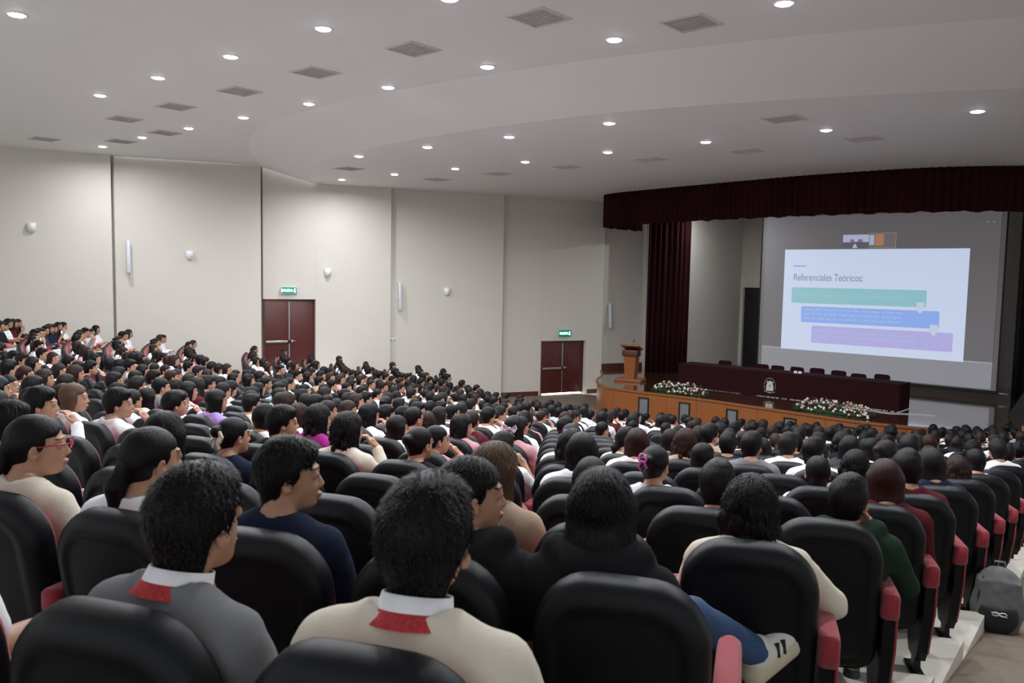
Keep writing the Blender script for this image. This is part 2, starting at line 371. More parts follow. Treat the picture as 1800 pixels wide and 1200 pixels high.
difm = MB().rings([hexdisc(.106, 20, -.004), hexdisc(.09, 20, -.022), hexdisc(.05, 20, -.032)]).mesh('diffuser', MT['lampglow'])
ld = bpy.data.lights.new('downlight', 'AREA'); ld.shape = 'DISK'; ld.size = 0.22; ld.energy = LAMP_W; ld.color = (0.93, 0.96, 1.0); ld.spread = math.radians(170)
ORD = ['first', 'second', 'third', 'fourth', 'fifth', 'sixth', 'seventh', 'eighth', 'ninth', 'tenth', 'eleventh', 'twelfth', 'thirteenth', 'fourteenth', 'fifteenth', 'sixteenth', 'seventeenth', 'eighteenth', 'nineteenth', 'twentieth']
def ordw(n):
    if n < 20: return ORD[n]
    t = ['twenty', 'thirty', 'forty', 'fifty'][n // 10 - 2 + (1 if n % 10 == 9 else 0)] if n % 10 != 9 else ['thirtieth', 'fortieth', 'fiftieth'][n // 10 - 2]
    return t if n % 10 == 9 else t + '-' + ORD[n % 10]
def lamps(pts, z, where, grp):
    pts = sorted(pts, key=lambda p: p[0] / p[1])
    for i, (x, y) in enumerate(pts):
        T = thing('recessed_downlight', 'round white downlight, %s from the left, %s' % (ordw(i), where), 'ceiling light', (x, y, z), 0, grp)
        link('rim', rimm, T); link('diffuser', difm, T); link('lamp', ld, T, (0, 0, -.05))
lamps([p for p in LU if p[1] / 1 < 17 and p[0] > -20 and (p in LU[:7])], ZU, 'rear line of the high ceiling', 'downlights in the rear line of the high ceiling')
lamps(LU[7:], ZU, 'front line of the high ceiling', 'downlights in the front line of the high ceiling')
lamps([LL[i] for i in (0, 3, 5, 7)], ZL, 'curved edge line of the lower ceiling', 'downlights along the curved edge of the lower ceiling')
lamps([LL[i] for i in (1, 2, 4, 6, 8, 9, 10, 11)], ZL, 'lower ceiling line nearer the stage', 'downlights of the lower ceiling near the stage')
lamps(LOFF, ZU, 'ceiling above the camera', 'downlights above the camera')
lamps([(7.3, 30.2)], ZL, 'added behind the valance to brighten the stage', 'added downlight above the stage')  # added lamp, hidden by the valance, brightens the stage side wall
vf = MB(); fr = .31
for sx in (-1, 1): vf.box((sx * .29, 0, -.004), (.04, .62, .02)); vf.box((0, sx * .29, -.004), (.54, .04, .02))
vfm = vf.mesh('frame', MT['vent']); vbm = MB().box((0, 0, .003), (.55, .55, .006)).mesh('backing', MT['vent'])
slm = MB().box((0, 0, -.004), (.54, .035, .006), Matrix.Rotation(.5, 3, 'X')).mesh('slat', MT['vent'])
def vents(pts, z, where, grp):
    for i, (x, y) in enumerate(sorted(pts, key=lambda p: p[0] / p[1])):
        T = thing('ceiling_vent', 'square grey ceiling vent, %s from left, %s' % (ordw(i), where), 'vent', (x, y, z - .004), math.radians(-41.5), grp)
        link('frame', vfm, T); link('backing', vbm, T)
        for q in range(9): link('slat', slm, T, (0, -.24 + q * .06, 0))
vents([(-12.37, 21.82), (-8.81, 18.73), (-7.03, 17.2), (-5.19, 15.64), (-3.39, 14.08), (-1.56, 12.54), (0.27, 10.92)], ZU, 'in the long line on the high ceiling', 'vents in the long line of the high ceiling')
vents([(-10.41, 21.95), (-8.64, 20.47)], ZU, 'in the pair near the left wall', 'pair of vents near the left wall')
vents([(2.27, 11.03)], ZU, 'alone near the top right of the high ceiling', 'single vent')
vents([(-4.64, 23.14), (-2.4, 25.33), (-0.5, 23.65), (1.34, 21.92), (3.29, 20.29), (5.18, 18.68), (4.79, 14.93), (7.03, 16.8)], ZL, 'on the lower ceiling', 'vents on the lower ceiling')

# ------------------------------------------------------------------ stage
SX = np.array([0.745, -0.667]); SY = np.array([0.667, 0.745]); SANG = math.atan2(SX[1], SX[0])
SZ = 0.8
A = resample(APS, 120)
mb = MB(); poly = [tuple(p) for p in A] + [(26, 30), (16, 42), (4, 38)]
mb.prism(poly, SZ - 0.06, SZ); mb.build('floor_stage', MT['stagefloor'], kind='structure')
# front of the stage: veneered panels, each a piece, with lipped edge
nrm = []
for i in range(120):
    t = A[min(i + 1, 119)] - A[max(i - 1, 0)]; t /= np.linalg.norm(t); nrm.append(np.array([t[1], -t[0]]))
nrm = np.array(nrm)
if ((A[60] + nrm[60] - C0) @ (A[60] - C0)) < ((A[60] - C0) @ (A[60] - C0)): nrm = -nrm
apron = link('stage_front', None, None, (0, 0, 0)); apron['kind'] = 'structure'
apron.name = 'trim_1'
step = 5
for i in range(0, 119, step):
    j = min(i + step, 119); mb = MB(); outer = [A[q] - nrm[q] * .03 for q in range(i, j + 1)]; inn = [A[q] - nrm[q] * .12 for q in range(i, j + 1)]
    a = outer[0] + (outer[1] - outer[0]) * .02; b = outer[-1] + (outer[-2] - outer[-1]) * .02
    mb.prism([tuple(a)] + [tuple(p) for p in outer[1:-1]] + [tuple(b)] + [tuple(p) for p in reversed(inn)], -0.12, SZ - .06)
    mb.build('veneer_panel', MT['wood'], apron, kind='structure')
mb = MB(); mb.prism([tuple(A[q] + nrm[q] * .01) for q in range(120)] + [tuple(A[q] - nrm[q] * .08) for q in range(119, -1, -1)], SZ - .05, SZ + .006)
mb.build('edge_moulding', MT['wood'], apron, kind='structure')
for (px, tgt) in ((1, (4.15, 25.9)), (2, (5.4, 24.93)), (3, (6.5, 23.8)), (4, (7.75, 22.5)), (5, (8.85, 21.25)), (6, (10.9, 20.1)), (7, (13.5, 19.8))):
    q = int(np.argmin(np.linalg.norm(A - np.array(tgt), axis=1))); p = A[q]; nn = nrm[q]; ang = math.atan2(nn[1], nn[0]) + PI / 2
    T = link('vent_window', None, apron, (p[0] - nn[0] * .03, p[1] - nn[1] * .03, .28), (0, 0, ang)); T['kind'] = 'structure'
    fb = MB()
    for sx in (-1, 1): fb.box((sx * .17, -.01, 0), (.03, .06, .68)); fb.box((0, -.01, sx * .325), (.34, .06, .03))
    fb.build('window_frame', MT['metal'], T); MB().box((0, 0.0, 0), (.31, .012, .62)).build('pane', MT['glass'], T)
# stage walls
def wallslab(name, P, Q, th, z0, z1, m, **kw):
    P = np.array(P); Q = np.array(Q); d = (Q - P) / np.linalg.norm(Q - P); nn = np.array([-d[1], d[0]]) * th
    return MB().prism([tuple(P), tuple(Q), tuple(Q + nn), tuple(P + nn)], z0, z1).build(name, m, kind='structure', **kw)
wallslab('wall_stage_side', (5.3, 32.75), (7.6, 33.1), .2, .3, 8.1, MT['stagewall'])
wallslab('wall_stage_wing', (6.85, 32.0), (9.85, 35.5), .25, .3, 8.1, MT['stagewall'])
# back wall with a dark doorway
bw0 = np.array([9.6, 35.7]); 
def bwp(t, o=0.0): q = bw0 + SX * t + SY * o; return (float(q[0]), float(q[1]))
mb = MB(); mb.prism([bwp(-.5), bwp(.45), bwp(.45, .2), bwp(-.5, .2)], .3, 8.1); mb.prism([bwp(.45), bwp(2.2), bwp(2.2, .2), bwp(.45, .2)], 4.1, 8.1); mb.prism([bwp(2.2), bwp(18), bwp(18, .2), bwp(2.2, .2)], .3, 8.1)
mb.build('wall_back', MT['stagewall'], kind='structure')
D3 = link('door_3', None, None, (*bwp(1.32, .12), SZ), (0, 0, SANG)); D3['kind'] = 'structure'
for sx in (-1, 1): MB().box((sx * .43, 0, 1.65), (.84, .05, 3.3), bev=.005).build('door_leaf', MT['black'], D3)
bk = MB()
Pk = [np.array(bwp(12.0, -3.0)) + np.array([0, 0])]
def pleated(P, n, amp, per, th=.03):
    """P polyline -> pleated closed plan polygon"""
    Q = resample(P, n); out = []; back = []
    for i in range(n):
        t = Q[min(i + 1, n - 1)] - Q[max(i - 1, 0)]; t /= np.linalg.norm(t); nn = np.array([t[1], -t[0]])
        L_ = np.linalg.norm(Q[1] - Q[0]) * i; a = amp * math.sin(2 * PI * L_ / per) * (1 + .35 * math.sin(L_ * 3.1)) + .3 * amp * math.sin(2 * PI * L_ / per * 2.3 + 1)
        out.append(Q[i] + nn * (a + th / 2)); back.append(Q[i] + nn * (a - th / 2))
    return out, back
def curtain(name, P, n, amp, per, z0, z1, m, wavy=0.0, **kw):
    o_, b_ = pleated(P, n, amp, per); mb = MB(); V = []; zs = np.linspace(0, 1, 5)
    for S, sgn in ((o_, 1), (b_, -1)):
        for f in zs:
            for i, p in enumerate(S): V.append((p[0], p[1], (z0 + wavy * math.sin(i * .21) * math.sin(i * .053)) * (1 - f) + z1 * f))
    F = []; m5 = len(zs)
    for s in range(2):
        for r in range(m5 - 1):
            for i in range(n - 1):
                a = s * m5 * n + r * n + i; F.append((a, a + 1, a + n + 1, a + n))
    for r in (0, m5 - 1):
        for i in range(n - 1): F.append((r * n + i, r * n + i + 1, m5 * n + r * n + i + 1, m5 * n + r * n + i))
    for i in (0, n - 1):
        for r in range(m5 - 1): F.append((r * n + i, (r + 1) * n + i, m5 * n + (r + 1) * n + i, m5 * n + r * n + i))
    mb.add(V, F, True); return mb.build(name, m, **kw)
VAL = smooth_line([(4.9, 31.6), (3.75, 30.5), (3.18, 29.5), (3.2, 28.75), (3.74, 27.93), (5.24, 26.0), (6.58, 24.35), (7.76, 22.95), (8.9, 21.86), (10.5, 20.6), (12.4, 20.1), (15, 20.2), (18.5, 21.7)], 2)
tag(curtain('stage_valance', VAL, 1100, .035, .20, 6.20, 7.32, MT['curtain'], .025), 'long dark maroon pleated valance curving over the stage front', 'curtain')
tag(curtain('stage_curtain', [(5.15, 31.5), (5.9, 31.35), (6.75, 31.45)], 160, .06, .2, SZ, 7.3, MT['curtain']), 'dark maroon drawn stage curtain left of the screen', 'curtain')
tag(curtain('backdrop_curtain', [(16.6, 27.0), (18.6, 25.4), (21.5, 23.3)], 220, .06, .25, SZ, 7.3, MT['black']), 'black masking curtain right of the projection screen', 'curtain')

# ---- projection screen: flat sheet with bottom bar, projected light given to it as emission
S0 = np.array([9.36, 31.04])
SCR = thing('projection_screen', 'large white projection screen with a slide of coloured bars behind the table', 'screen', (S0[0], S0[1], SZ), SANG)
def em(n, c, k=1.0): return mat(n, (0.25, 0.25, 0.25), .8, emit=c, es=k)
def sl(c): return tuple(((v / 255 + .055) / 1.055) ** 2.4 if v > 10 else v / 3294.6 for v in c)
def quad(name, x0, z0, x1, z1, off, m, parent=SCR, pts=None):
    P = pts or [(x0, z0), (x1, z0), (x1, z1), (x0, z1)]
    V = [(p[0], -off, p[1] - SZ) for p in P]; V2 = [(p[0], -off + .003, p[1] - SZ) for p in P]; n = len(P)
    F = [tuple(range(n))] + [tuple(range(2 * n - 1, n - 1, -1))] + [(i, (i + 1) % n, n + (i + 1) % n, n + i) for i in range(n)]
    return link(name, MB().add(V + V2, F).mesh(name, m), parent)
def rquad(name, x0, z0, x1, z1, off, m, r=.06, parent=None):
    P = []
    for cx, cz, a0 in ((x1 - r, z1 - r, 0), (x0 + r, z1 - r, 90), (x0 + r, z0 + r, 180), (x1 - r, z0 + r, 270)):
        for i in range(5): a = math.radians(a0 + 22.5 * i); P.append((cx + r * math.cos(a), cz + r * math.sin(a)))
    return quad(name, 0, 0, 0, 0, off, m, parent, P)
MB().box((4.0, 0.02, 6.95 / 2 + .14), (8.02, .02, 6.7)).build('screen_cloth', em('screen_cloth_glow', sl((74, 70, 72)), .45), SCR)  # cloth around the picture carries a faint glow of its own for spilled light
quad('projected_field', 0.15, 1.95, 7.85, 6.75, .012, em('projected_grey', sl((90, 86, 90)), .62))
lower = quad('projected_footer', 0.15, 1.10, 7.85, 1.93, .012, em('projected_light_grey', sl((128, 129, 136)), .72))
quad('projected_line', 0.15, 1.93, 7.85, 1.955, .014, em('projected_line', sl((165, 168, 175)), .8))
slide = quad('slide', 0.90, 1.91, 7.02, 5.56, .016, em('slide_white', sl((190, 203, 228)), .92))
rquad('green_bar', 1.22, 3.62, 5.82, 4.19, .020, em('slide_green', sl((128, 188, 196)), .85), .06, slide)
rquad('blue_bar', 1.61, 2.93, 6.24, 3.51, .020, em('slide_blue', sl((124, 160, 230)), .9), .06, slide)
rquad('purple_bar', 2.02, 2.20, 6.68, 2.82, .020, em('slide_purple', sl((166, 160, 218)), .9), .06, slide)
quad('accent_line', 1.24, 4.94, 1.72, 4.985, .020, em('slide_accent', sl((110, 150, 235)), .9), slide)
AR = em('slide_arrow', sl((188, 204, 226)), .85)
for ax, az in ((5.64, 3.62), (6.09, 2.90)):
    quad('arrow', 0, 0, 0, 0, .024, AR, slide, [(ax - .12, az + .16), (ax - .12, az), (ax - .19, az), (ax, az - .22), (ax + .19, az), (ax + .12, az), (ax + .12, az + .16)])
TX = em('slide_faint_text', sl((150, 178, 218)), .9)
random.seed(4)
for (x0, x1, zs_) in ((1.35, 4.9, (3.92,)), (1.75, 5.0, (3.40, 3.24, 3.08)), (2.15, 5.5, (2.62, 2.46))):
    for zq in zs_:
        b = MB(); x = x0
        while x < x1:
            l = random.uniform(.08, .3); b.box((x + l / 2, -.0225, zq - SZ), (l, .002, .045)); x += l + .07
        b.build('text_line', TX, slide)
cu = bpy.data.curves.new('title', 'FONT'); cu.body = 'Referenciales Teóricos:'; cu.size = 0.36; cu.extrude = .001
o = bpy.data.objects.new('tmp', cu); COL.objects.link(o); dg = bpy.context.evaluated_depsgraph_get(); me = bpy.data.meshes.new_from_object(o.evaluated_get(dg)); bpy.data.objects.remove(o)
me.materials.clear(); me.materials.append(em('slide_title', sl((105, 112, 130)), .9))
wid = max(v.co.x for v in me.vertices); t = link('title_lettering', me, slide, (1.26, -.022, 4.44 - SZ), (PI / 2, 0, 0)); t.scale = (2.48 / wid, 1.0, 1)
# call thumbnails above the slide
def pm(n, c): return em(n, sl(c), .8)
ta = rquad('thumbnail_hall', 2.99, 5.60, 3.87, 6.06, .018, pm('th_white', (170, 172, 205)), .03, SCR)
quad('picture_detail', 2.99, 5.60, 3.87, 5.80, .020, pm('th_dark', (70, 66, 84)), ta); quad('picture_detail', 3.25, 5.80, 3.66, 5.90, .020, pm('th_mid', (110, 95, 120)), ta)
quad('picture_detail', 3.38, 5.82, 3.50, 5.91, .021, pm('th_cyan', (150, 200, 225)), ta); quad('picture_detail', 0, 0, 0, 0, .022, pm('th_aisle', (180, 180, 210)), ta, [(3.32, 5.60), (3.50, 5.60), (3.43, 5.74), (3.39, 5.74)])
tb = rquad('thumbnail_speaker', 3.88, 5.60, 4.76, 6.10, .018, pm('th_brown', (110, 84, 70)), .03, SCR)
quad('picture_detail', 3.90, 5.70, 4.05, 6.04, .020, pm('th_pale', (160, 175, 200)), tb); quad('picture_detail', 4.08, 5.68, 4.36, 6.06, .020, pm('th_orange', (165, 112, 80)), tb)
quad('picture_detail', 4.44, 5.66, 4.72, 6.02, .020, pm('th_grey', (92, 88, 96)), tb); quad('picture_detail', 4.40, 5.61, 4.74, 5.66, .020, pm('th_red', (120, 80, 72)), tb)
g = MB(); 
for a in ((4.32, 6.095, .88, .012), (4.32, 5.602, .88, .012)): g.box((a[0], -.021, a[1] - SZ), (a[2], .003, a[3]))
for a in ((3.885, 5.85), (4.755, 5.85)): g.box((a[0], -.021, a[1] - SZ), (.012, .003, .48))
g.build('green_outline', pm('th_green', (110, 160, 130)), SCR)
for i, ix in enumerate((7.25, 7.45, 7.62)): quad('window_icon', ix, 6.36, ix + .05, 6.41 if i else 6.37, .018, pm('icon%d' % i, (125, 122, 128)))
MB().box((4.0, 0, .20), (8.1, .06, .09), bev=.01).build('bottom_bar', MT['black'], SCR)
MB().tube([(8.05, 0, .20), (8.32, 0, .19)], .025, 8).build('bar_end_cap', MT['steel'], SCR)
for x in (-.02, 8.02): MB().box((x, .01, 3.6), (.05, .03, 6.7)).build('screen_edge', MT['black'], SCR)

# ---- head table
TP = np.array([5.62, 27.45]); TL = 7.05; TD = .9
T = thing('head_table', 'very long table under a dark maroon cloth with a crest, on the stage', 'table', (TP[0], TP[1], SZ), SANG)
Pf = [(0, 0)]; 
o_, b_ = pleated([(0, TD), (0, 0.02), (.02, 0), (TL - .02, 0), (TL, .02), (TL, TD)], 420, .004, .22, .012)
mb = MB(); n = len(o_)
R0 = [(p[0], p[1], .76) for p in o_]; R1 = [(p[0] + (-.03 if p[0] < 1 else .03 if p[0] > TL - 1 else 0) * 0, p[1], .02) for p in o_]
V = R0 + R1; F = [(i, i + 1, n + i + 1, n + i) for i in range(n - 1)]; mb.add(V, F, True)
mb.box((TL / 2, TD / 2, .765), (TL + .03, TD + .03, .025), bev=.008); mb.build('tablecloth_skirt', MT['cloth'], T)
MB().box((TL / 2, TD / 2, .74), (TL - .1, TD - .1, .03)).build('tabletop', MT['woodd'], T)
for lx in (.3, TL / 2, TL - .3):
    for ly in (.15, TD - .15): MB().box((lx, ly, .36), (.05, .05, .72)).build('leg', MT['metal'], T)
# crest
def plate(name, P, off, m, parent, th=.006):
    n = len(P); V = [(p[0], -off, p[1]) for p in P] + [(p[0], -off + th, p[1]) for p in P]
    return link(name, MB().add(V, [tuple(range(n)), tuple(range(2 * n - 1, n - 1, -1))] + [(i, (i + 1) % n, n + (i + 1) % n, n + i) for i in range(n)]).mesh(name, m), parent)
cw = mat('crest_ivory', (.55, .58, .48), .7); cg = mat('crest_green', (.10, .28, .18), .7); cp = mat('crest_grey', (.32, .27, .29), .7); cgo = mat('crest_ochre', (.30, .28, .16), .7)
CX, CZ = 3.26, .36
cr = plate('crest_shield', [(CX + x, CZ + z) for x, z in ((-.12, -.16), (.12, -.16), (.115, .0), (.09, .06), (.11, .14), (.05, .12), (0, .17), (-.05, .12), (-.11, .14), (-.09, .06), (-.115, .0))], .035, cw, T)
plate('crest_emblem', [(CX + x, CZ + z) for x, z in ((-.04, .03), (.04, .03), (.02, .0), (0, -.07), (-.02, .0))], .042, cg, cr, .004)
plate('crest_ribbon', [(CX + x, CZ + z) for x, z in ((-.19, -.15), (-.10, -.19), (.10, -.20), (.19, -.16), (.17, -.20), (0, -.235), (-.17, -.19))], .040, cgo, cr, .004)
for a in np.linspace(200, -20, 15):
    a = math.radians(a); MB().box((CX + .18 * math.cos(a), -.036, CZ + .0 + .235 * math.sin(a)), (.024, .005, .04), Matrix.Rotation(-(a - PI / 2), 3, 'Y')).build('crest_letter', cp, cr)
# things on the table
def tpt(x, y): q = TP + SX * x + SY * y; return (float(q[0]), float(q[1]))
chm = None
def stage_chair(x, i, dz=0.0):
    px, py = tpt(x, TD + .25)
    T = thing('stage_chair', 'maroon upholstered chair behind the head table, %s from its left end' % ORD[i], 'chair', (px, py, SZ), SANG + random.uniform(-.1, .1), 'maroon chairs behind the head table')
    if not hasattr(stage_chair, 'm'):
        o1 = rrect(.46, .52, .07, .05, .01)
        def ring(s, y): return [(p[0] * s, y, p[1] * s + .60) for p in o1]
        bk = MB().rings([ring(.96, .20), ring(1, .215), ring(1, .235), ring(.96, .25)]).mesh('backrest', MT['cloth'])
        st = MB().box((0, 0, .44), (.46, .46, .08), bev=.025).mesh('seat', MT['cloth'])
        lg = MB().tube([(0, 0, .42), (0, 0, 0)], .014, 8).mesh('leg', MT['metal'])
        stage_chair.m = (bk, st, lg)
    bk, st, lg = stage_chair.m
    link('backrest', bk, T, (0, 0, dz)); link('seat', st, T)
    for sx in (-.19, .19):
        for sy in (-.19, .19): link('leg', lg, T, (sx, sy, 0))
random.seed(2)
for i, x in enumerate((1.02, 2.35, 2.85, 3.50, 4.18, 4.85, 5.45, 6.12)): stage_chair(x, i, (.0, -.01, -.01, .0, .02, .005, -.035, .01)[i])
for i, (x, lab) in enumerate(((3.72, 'left'), (3.80, 'right'))):
    T = thing('table_microphone', 'small black stick microphone on the head table, %s one of two' % lab, 'microphone', (*tpt(x, .45), SZ + .778))
    MB().tube([(0, 0, 0), (0, 0, .012)], .04, 12).build('base', MT['black'], T); MB().tube([(0, 0, .01), (0, 0, .16)], .006, 6).build('stem', MT['black'], T); MB().tube([(0, 0, .16), (0, 0, .20)], .012, 8).build('capsule', MT['black'], T)
for i, x in enumerate((3.88, 4.02)):
    T = thing('name_card', 'small pale folded card beside the microphones on the head table, %s' % ('left' if i == 0 else 'right'), 'card', (*tpt(x, .4), SZ + .778), SANG)
    MB().add([(-.05, -.03, 0), (.05, -.03, 0), (.05, 0, .07), (-.05, 0, .07), (.05, .03, 0), (-.05, .03, 0)], [(0, 1, 2, 3), (3, 2, 4, 5), (0, 5, 4, 1), (0, 3, 5), (1, 4, 2)]).build('card', MT['white'], T)

# ---- lectern
T = thing('lectern', 'tall wooden lectern with a slanted top at the left of the stage', 'lectern', (4.2, 28.6, SZ), math.radians(-28))
MB().box((-.02, 0, .05), (.98, .62, .10), bev=.01).build('base', MT['wood'], T)
R = []
for z, w_, d_ in ((.10, .34, .34), (.85, .44, .40), (1.05, .50, .44)): R.append([(-w_ / 2, -d_ / 2, z), (w_ / 2, -d_ / 2, z), (w_ / 2, d_ / 2, z), (-w_ / 2, d_ / 2, z)])
MB().rings(R, smooth=False).build('column', MT['wood'], T)
MB().box((0, -.02, 1.0), (.53, .47, .22), bev=.008).build('apron_box', MT['woodd'], T)
MB().box((0, 0, 1.20), (.66, .56, .06), Matrix.Rotation(-.30, 3, 'X'), bev=.01).build('reading_top', MT['wood'], T)
mb = MB(); mb.tube([(0, .1, 1.22), (.02, .08, 1.34), (.06, .02, 1.42)], .006, 6); mb.build('microphone_stem', MT['black'], T)
mb = MB(); mb.tube([(.06, .02, 1.41), (.10, -.02, 1.45)], [.022, .018], 8); mb.build('microphone_foam', mat('purple_foam', (.08, .03, .16), .9), T)

# ---- flower arrangements on the stage edge
rose = MB()
for (r, z, a) in ((.041, 0, 0), (.031, .012, .5), (.019, .020, 1.0)):
    rg = [[(r * math.cos(t + a) * s, r * math.sin(t + a) * s, z + dz) for t in np.linspace(0, 2 * PI, 7)[:-1]] for s, dz in ((.5, -.02), (1, .0), (.8, .018))]
    rose.rings(rg)
rosemw = rose.mesh('rose', MT['rosew']); rosemp = rose.mesh('rose', MT['rosep'])
def flowers(P, Q, label, seed, n):
    random.seed(seed); P = np.array(P); Q = np.array(Q); Ln = float(np.linalg.norm(Q - P)); ang = math.atan2(*(Q - P)[::-1]); c = (P + Q) / 2
    T = thing('flower_arrangement', label, 'flowers', (c[0], c[1], SZ), ang, 'rose arrangements on the stage edge')
    MB().box((0, .02, .04), (Ln * .80, .16, .08), bev=.02).build('planter_tray', MT['leaf'], T)
    lf = MB()
    def hgt(x, y): return .37 * (1 - (2 * x / Ln) ** 4 * .6) * (1 - (y / .26) ** 2 * .75)
    for _ in range(2200):
        x = random.uniform(-Ln / 2, Ln / 2); y = random.uniform(-.25, .25); z = hgt(x, y) * random.uniform(.0, 1.1); a = random.uniform(0, 2 * PI); t = random.uniform(-.6, .9); s = random.uniform(.03, .065)
        d = Vector((math.cos(a) * math.cos(t), math.sin(a) * math.cos(t), math.sin(t))); e = d.cross(Vector((0, 0, 1))).normalized() * s * .35; p = Vector((x, y, z))
        lf.add([p, p + d * s * .5 + e, p + d * s, p + d * s * .5 - e], [(0, 1, 2, 3)])
    o = link('foliage', lf.mesh('foliage', MT['leaf'], False), T); o['kind'] = 'stuff'
    for i in range(n):
        x = random.uniform(-Ln / 2 + .03, Ln / 2 - .03); y = random.uniform(-.26, .16); z = hgt(x, y) * random.uniform(.55, 1.08)
        link('rose', rosemp if random.random() < .38 else rosemw, T, (x, y, z), (random.uniform(-.3, .8), random.uniform(-.4, .4), random.uniform(0, 6)))
flowers((4.60, 26.10), (6.02, 25.0), 'low bank of white and pink roses at the stage edge near the lectern', 11, 80)
flowers((8.05, 22.95), (9.62, 21.55), 'low bank of white and pink roses at the stage edge right of the crest', 12, 110)
# cable on stage, black cabinet at right
pts = [tpt(5.6, -.35), tpt(6.3, -.25), tpt(6.9, -.5), tpt(7.3, -.15), tpt(8.0, .1)]
tag(MB().tube([(p[0], p[1], SZ + .012) for p in smooth_line(pts, 2)], .010, 6).build('stage_cable', MT['white']), 'white cable lying on the stage floor by the table end', 'cable')
T = thing('stage_monitor', 'black slanted loudspeaker cabinet at the right end of the stage', 'speaker', (14.55, 22.6, SZ), SANG)
MB().add([(x, y, z) for y in (-.35, .35) for x, z in ((-.55, 0), (.6, 0), (.6, 1.35), (.15, 1.35))], [(0, 1, 2, 3), (7, 6, 5, 4), (0, 4, 5, 1), (1, 5, 6, 2), (2, 6, 7, 3), (3, 7, 4, 0)]).build('cabinet', MT['black'], T)
MB().add([(-.56, -.3, .05), (-.56, .3, .05), (.11, .3, 1.3), (.11, -.3, 1.3)], [(0, 1, 2, 3)]).build('grille', MT['metal'], T)

#@@PART2
# ------------------------------------------------------------------ auditorium chairs
def chair_meshes():
    tilt = Matrix.Rotation(math.radians(10), 3, 'X')
    out = [p for p in rrect(.475, .66, .15, .07, .022, 9)]
    def ring(ins, y, sc=1.0):
        w_, h_ = .475 - 2 * ins, .66 - 2 * ins
        P = rrect(w_, h_, max(.15 - ins, .03), max(.07 - ins, .02), .022 * w_ / .475, 9)
        R = []
        for x, z in P:
            yy = y - .020 * (1 - (x / .2375) ** 2) + .03 * ((z) / .33) ** 2 * (1 if z > 0 else .3)
            v = tilt @ Vector((x, yy, z)); R.append((v.x, v.y, v.z + .632))
        return R
    sh = MB(); sh.rings([ring(.016, .068), ring(.003, .066), ring(0, .055), ring(0, .012), ring(.008, -.006), ring(.022, -.016), ring(.040, -.020), ring(.060, -.021), ring(.066, -.015), ring(.090, -.014), ring(.16, -.014)])
    shell = sh.mesh('back_shell', MT['shell'])
    cu = MB(); cu.rings([ring(.022, .055), ring(.016, .066), ring(.018, .078), ring(.034, .096), ring(.07, .108), ring(.15, .112)])
    cush = cu.mesh('back_cushion', MT['red'])
    st = MB(); o1 = rrect(.46, .46, .06, .10, .0, 7)
    def sr(s, z): return [(p[0] * s, .29 + p[1] * s, z - .02 * (p[1] < -.15)) for p in o1]
    st.rings([sr(.90, .335), sr(.98, .345), sr(1, .37), sr(1, .41), sr(.96, .435), sr(.8, .445)]); seat = st.mesh('seat_cushion', MT['red'])
    pn = MB(); pn.rings([sr(.85, .30), sr(.95, .31), sr(.95, .345)]); pan = pn.mesh('seat_pan', MT['shell'])
    # folded seat for empty chairs: the cushion stands up against the back
    def fr(s, y): return [(p[0] * s, y, .52 + p[1] * s) for p in rrect(.45, .44, .10, .06, 0, 7)]
    up_ = MB(); up_.rings([fr(.85, .285), fr(.97, .27), fr(1, .24), fr(1, .20), fr(.95, .17), fr(.8, .16)]); seatup = up_.mesh('seat_cushion', MT['red'])
    pu = MB(); pu.rings([fr(.98, .25), fr(.98, .285), fr(.9, .30)]); panup = pu.mesh('seat_pan', MT['shell'])
    # arm: red pad, narrow dark stanchion widening upward, foot
    def ar(w_, h_, y): return [(p[0], y, p[1]) for p in rrect(w_, h_, .022, .02, 0, 5, 0, .69 - h_ / 2)]
    am = MB(); am.rings([ar(.05, .08, -.035), ar(.068, .12, -.02), ar(.074, .135, .02), ar(.076, .135, .10), ar(.076, .11, .24), ar(.074, .095, .36), ar(.07, .075, .405), ar(.05, .05, .42)]); pad = am.mesh('arm_pad', MT['red'])
    sp = MB(); V = []
    for x in (-.027, .027):
        V += [(x, .0, .60), (x, .38, .62), (x, .37, .42), (x, .33, .16), (x, .29, .10), (x, .14, .10), (x, .10, .16), (x, .01, .42)]
    n = 8; sp.add(V, [tuple(range(n - 1, -1, -1)), tuple(range(n, 2 * n))] + [(i, (i + 1) % n, n + (i + 1) % n, n + i) for i in range(n)])
    sup = sp.mesh('arm_support', MT['shell'])
    pp = MB(); pp.tube([(.0, -.002, .57), (.0, .008, .42), (.0, .098, .16)], .006, 6); pipe = pp.mesh('piping', MT['red'])
    ft = MB(); ft.box((0, .225, .055), (.035, .07, .11)); ft.box((0, .225, .008), (.07, .26, .016), bev=.004); foot = ft.mesh('foot', MT['metal'])
    return dict(shell=shell, cush=cush, seat=seat, pan=pan, seatup=seatup, panup=panup, pad=pad, sup=sup, pipe=pipe, foot=foot)
CM = chair_meshes()

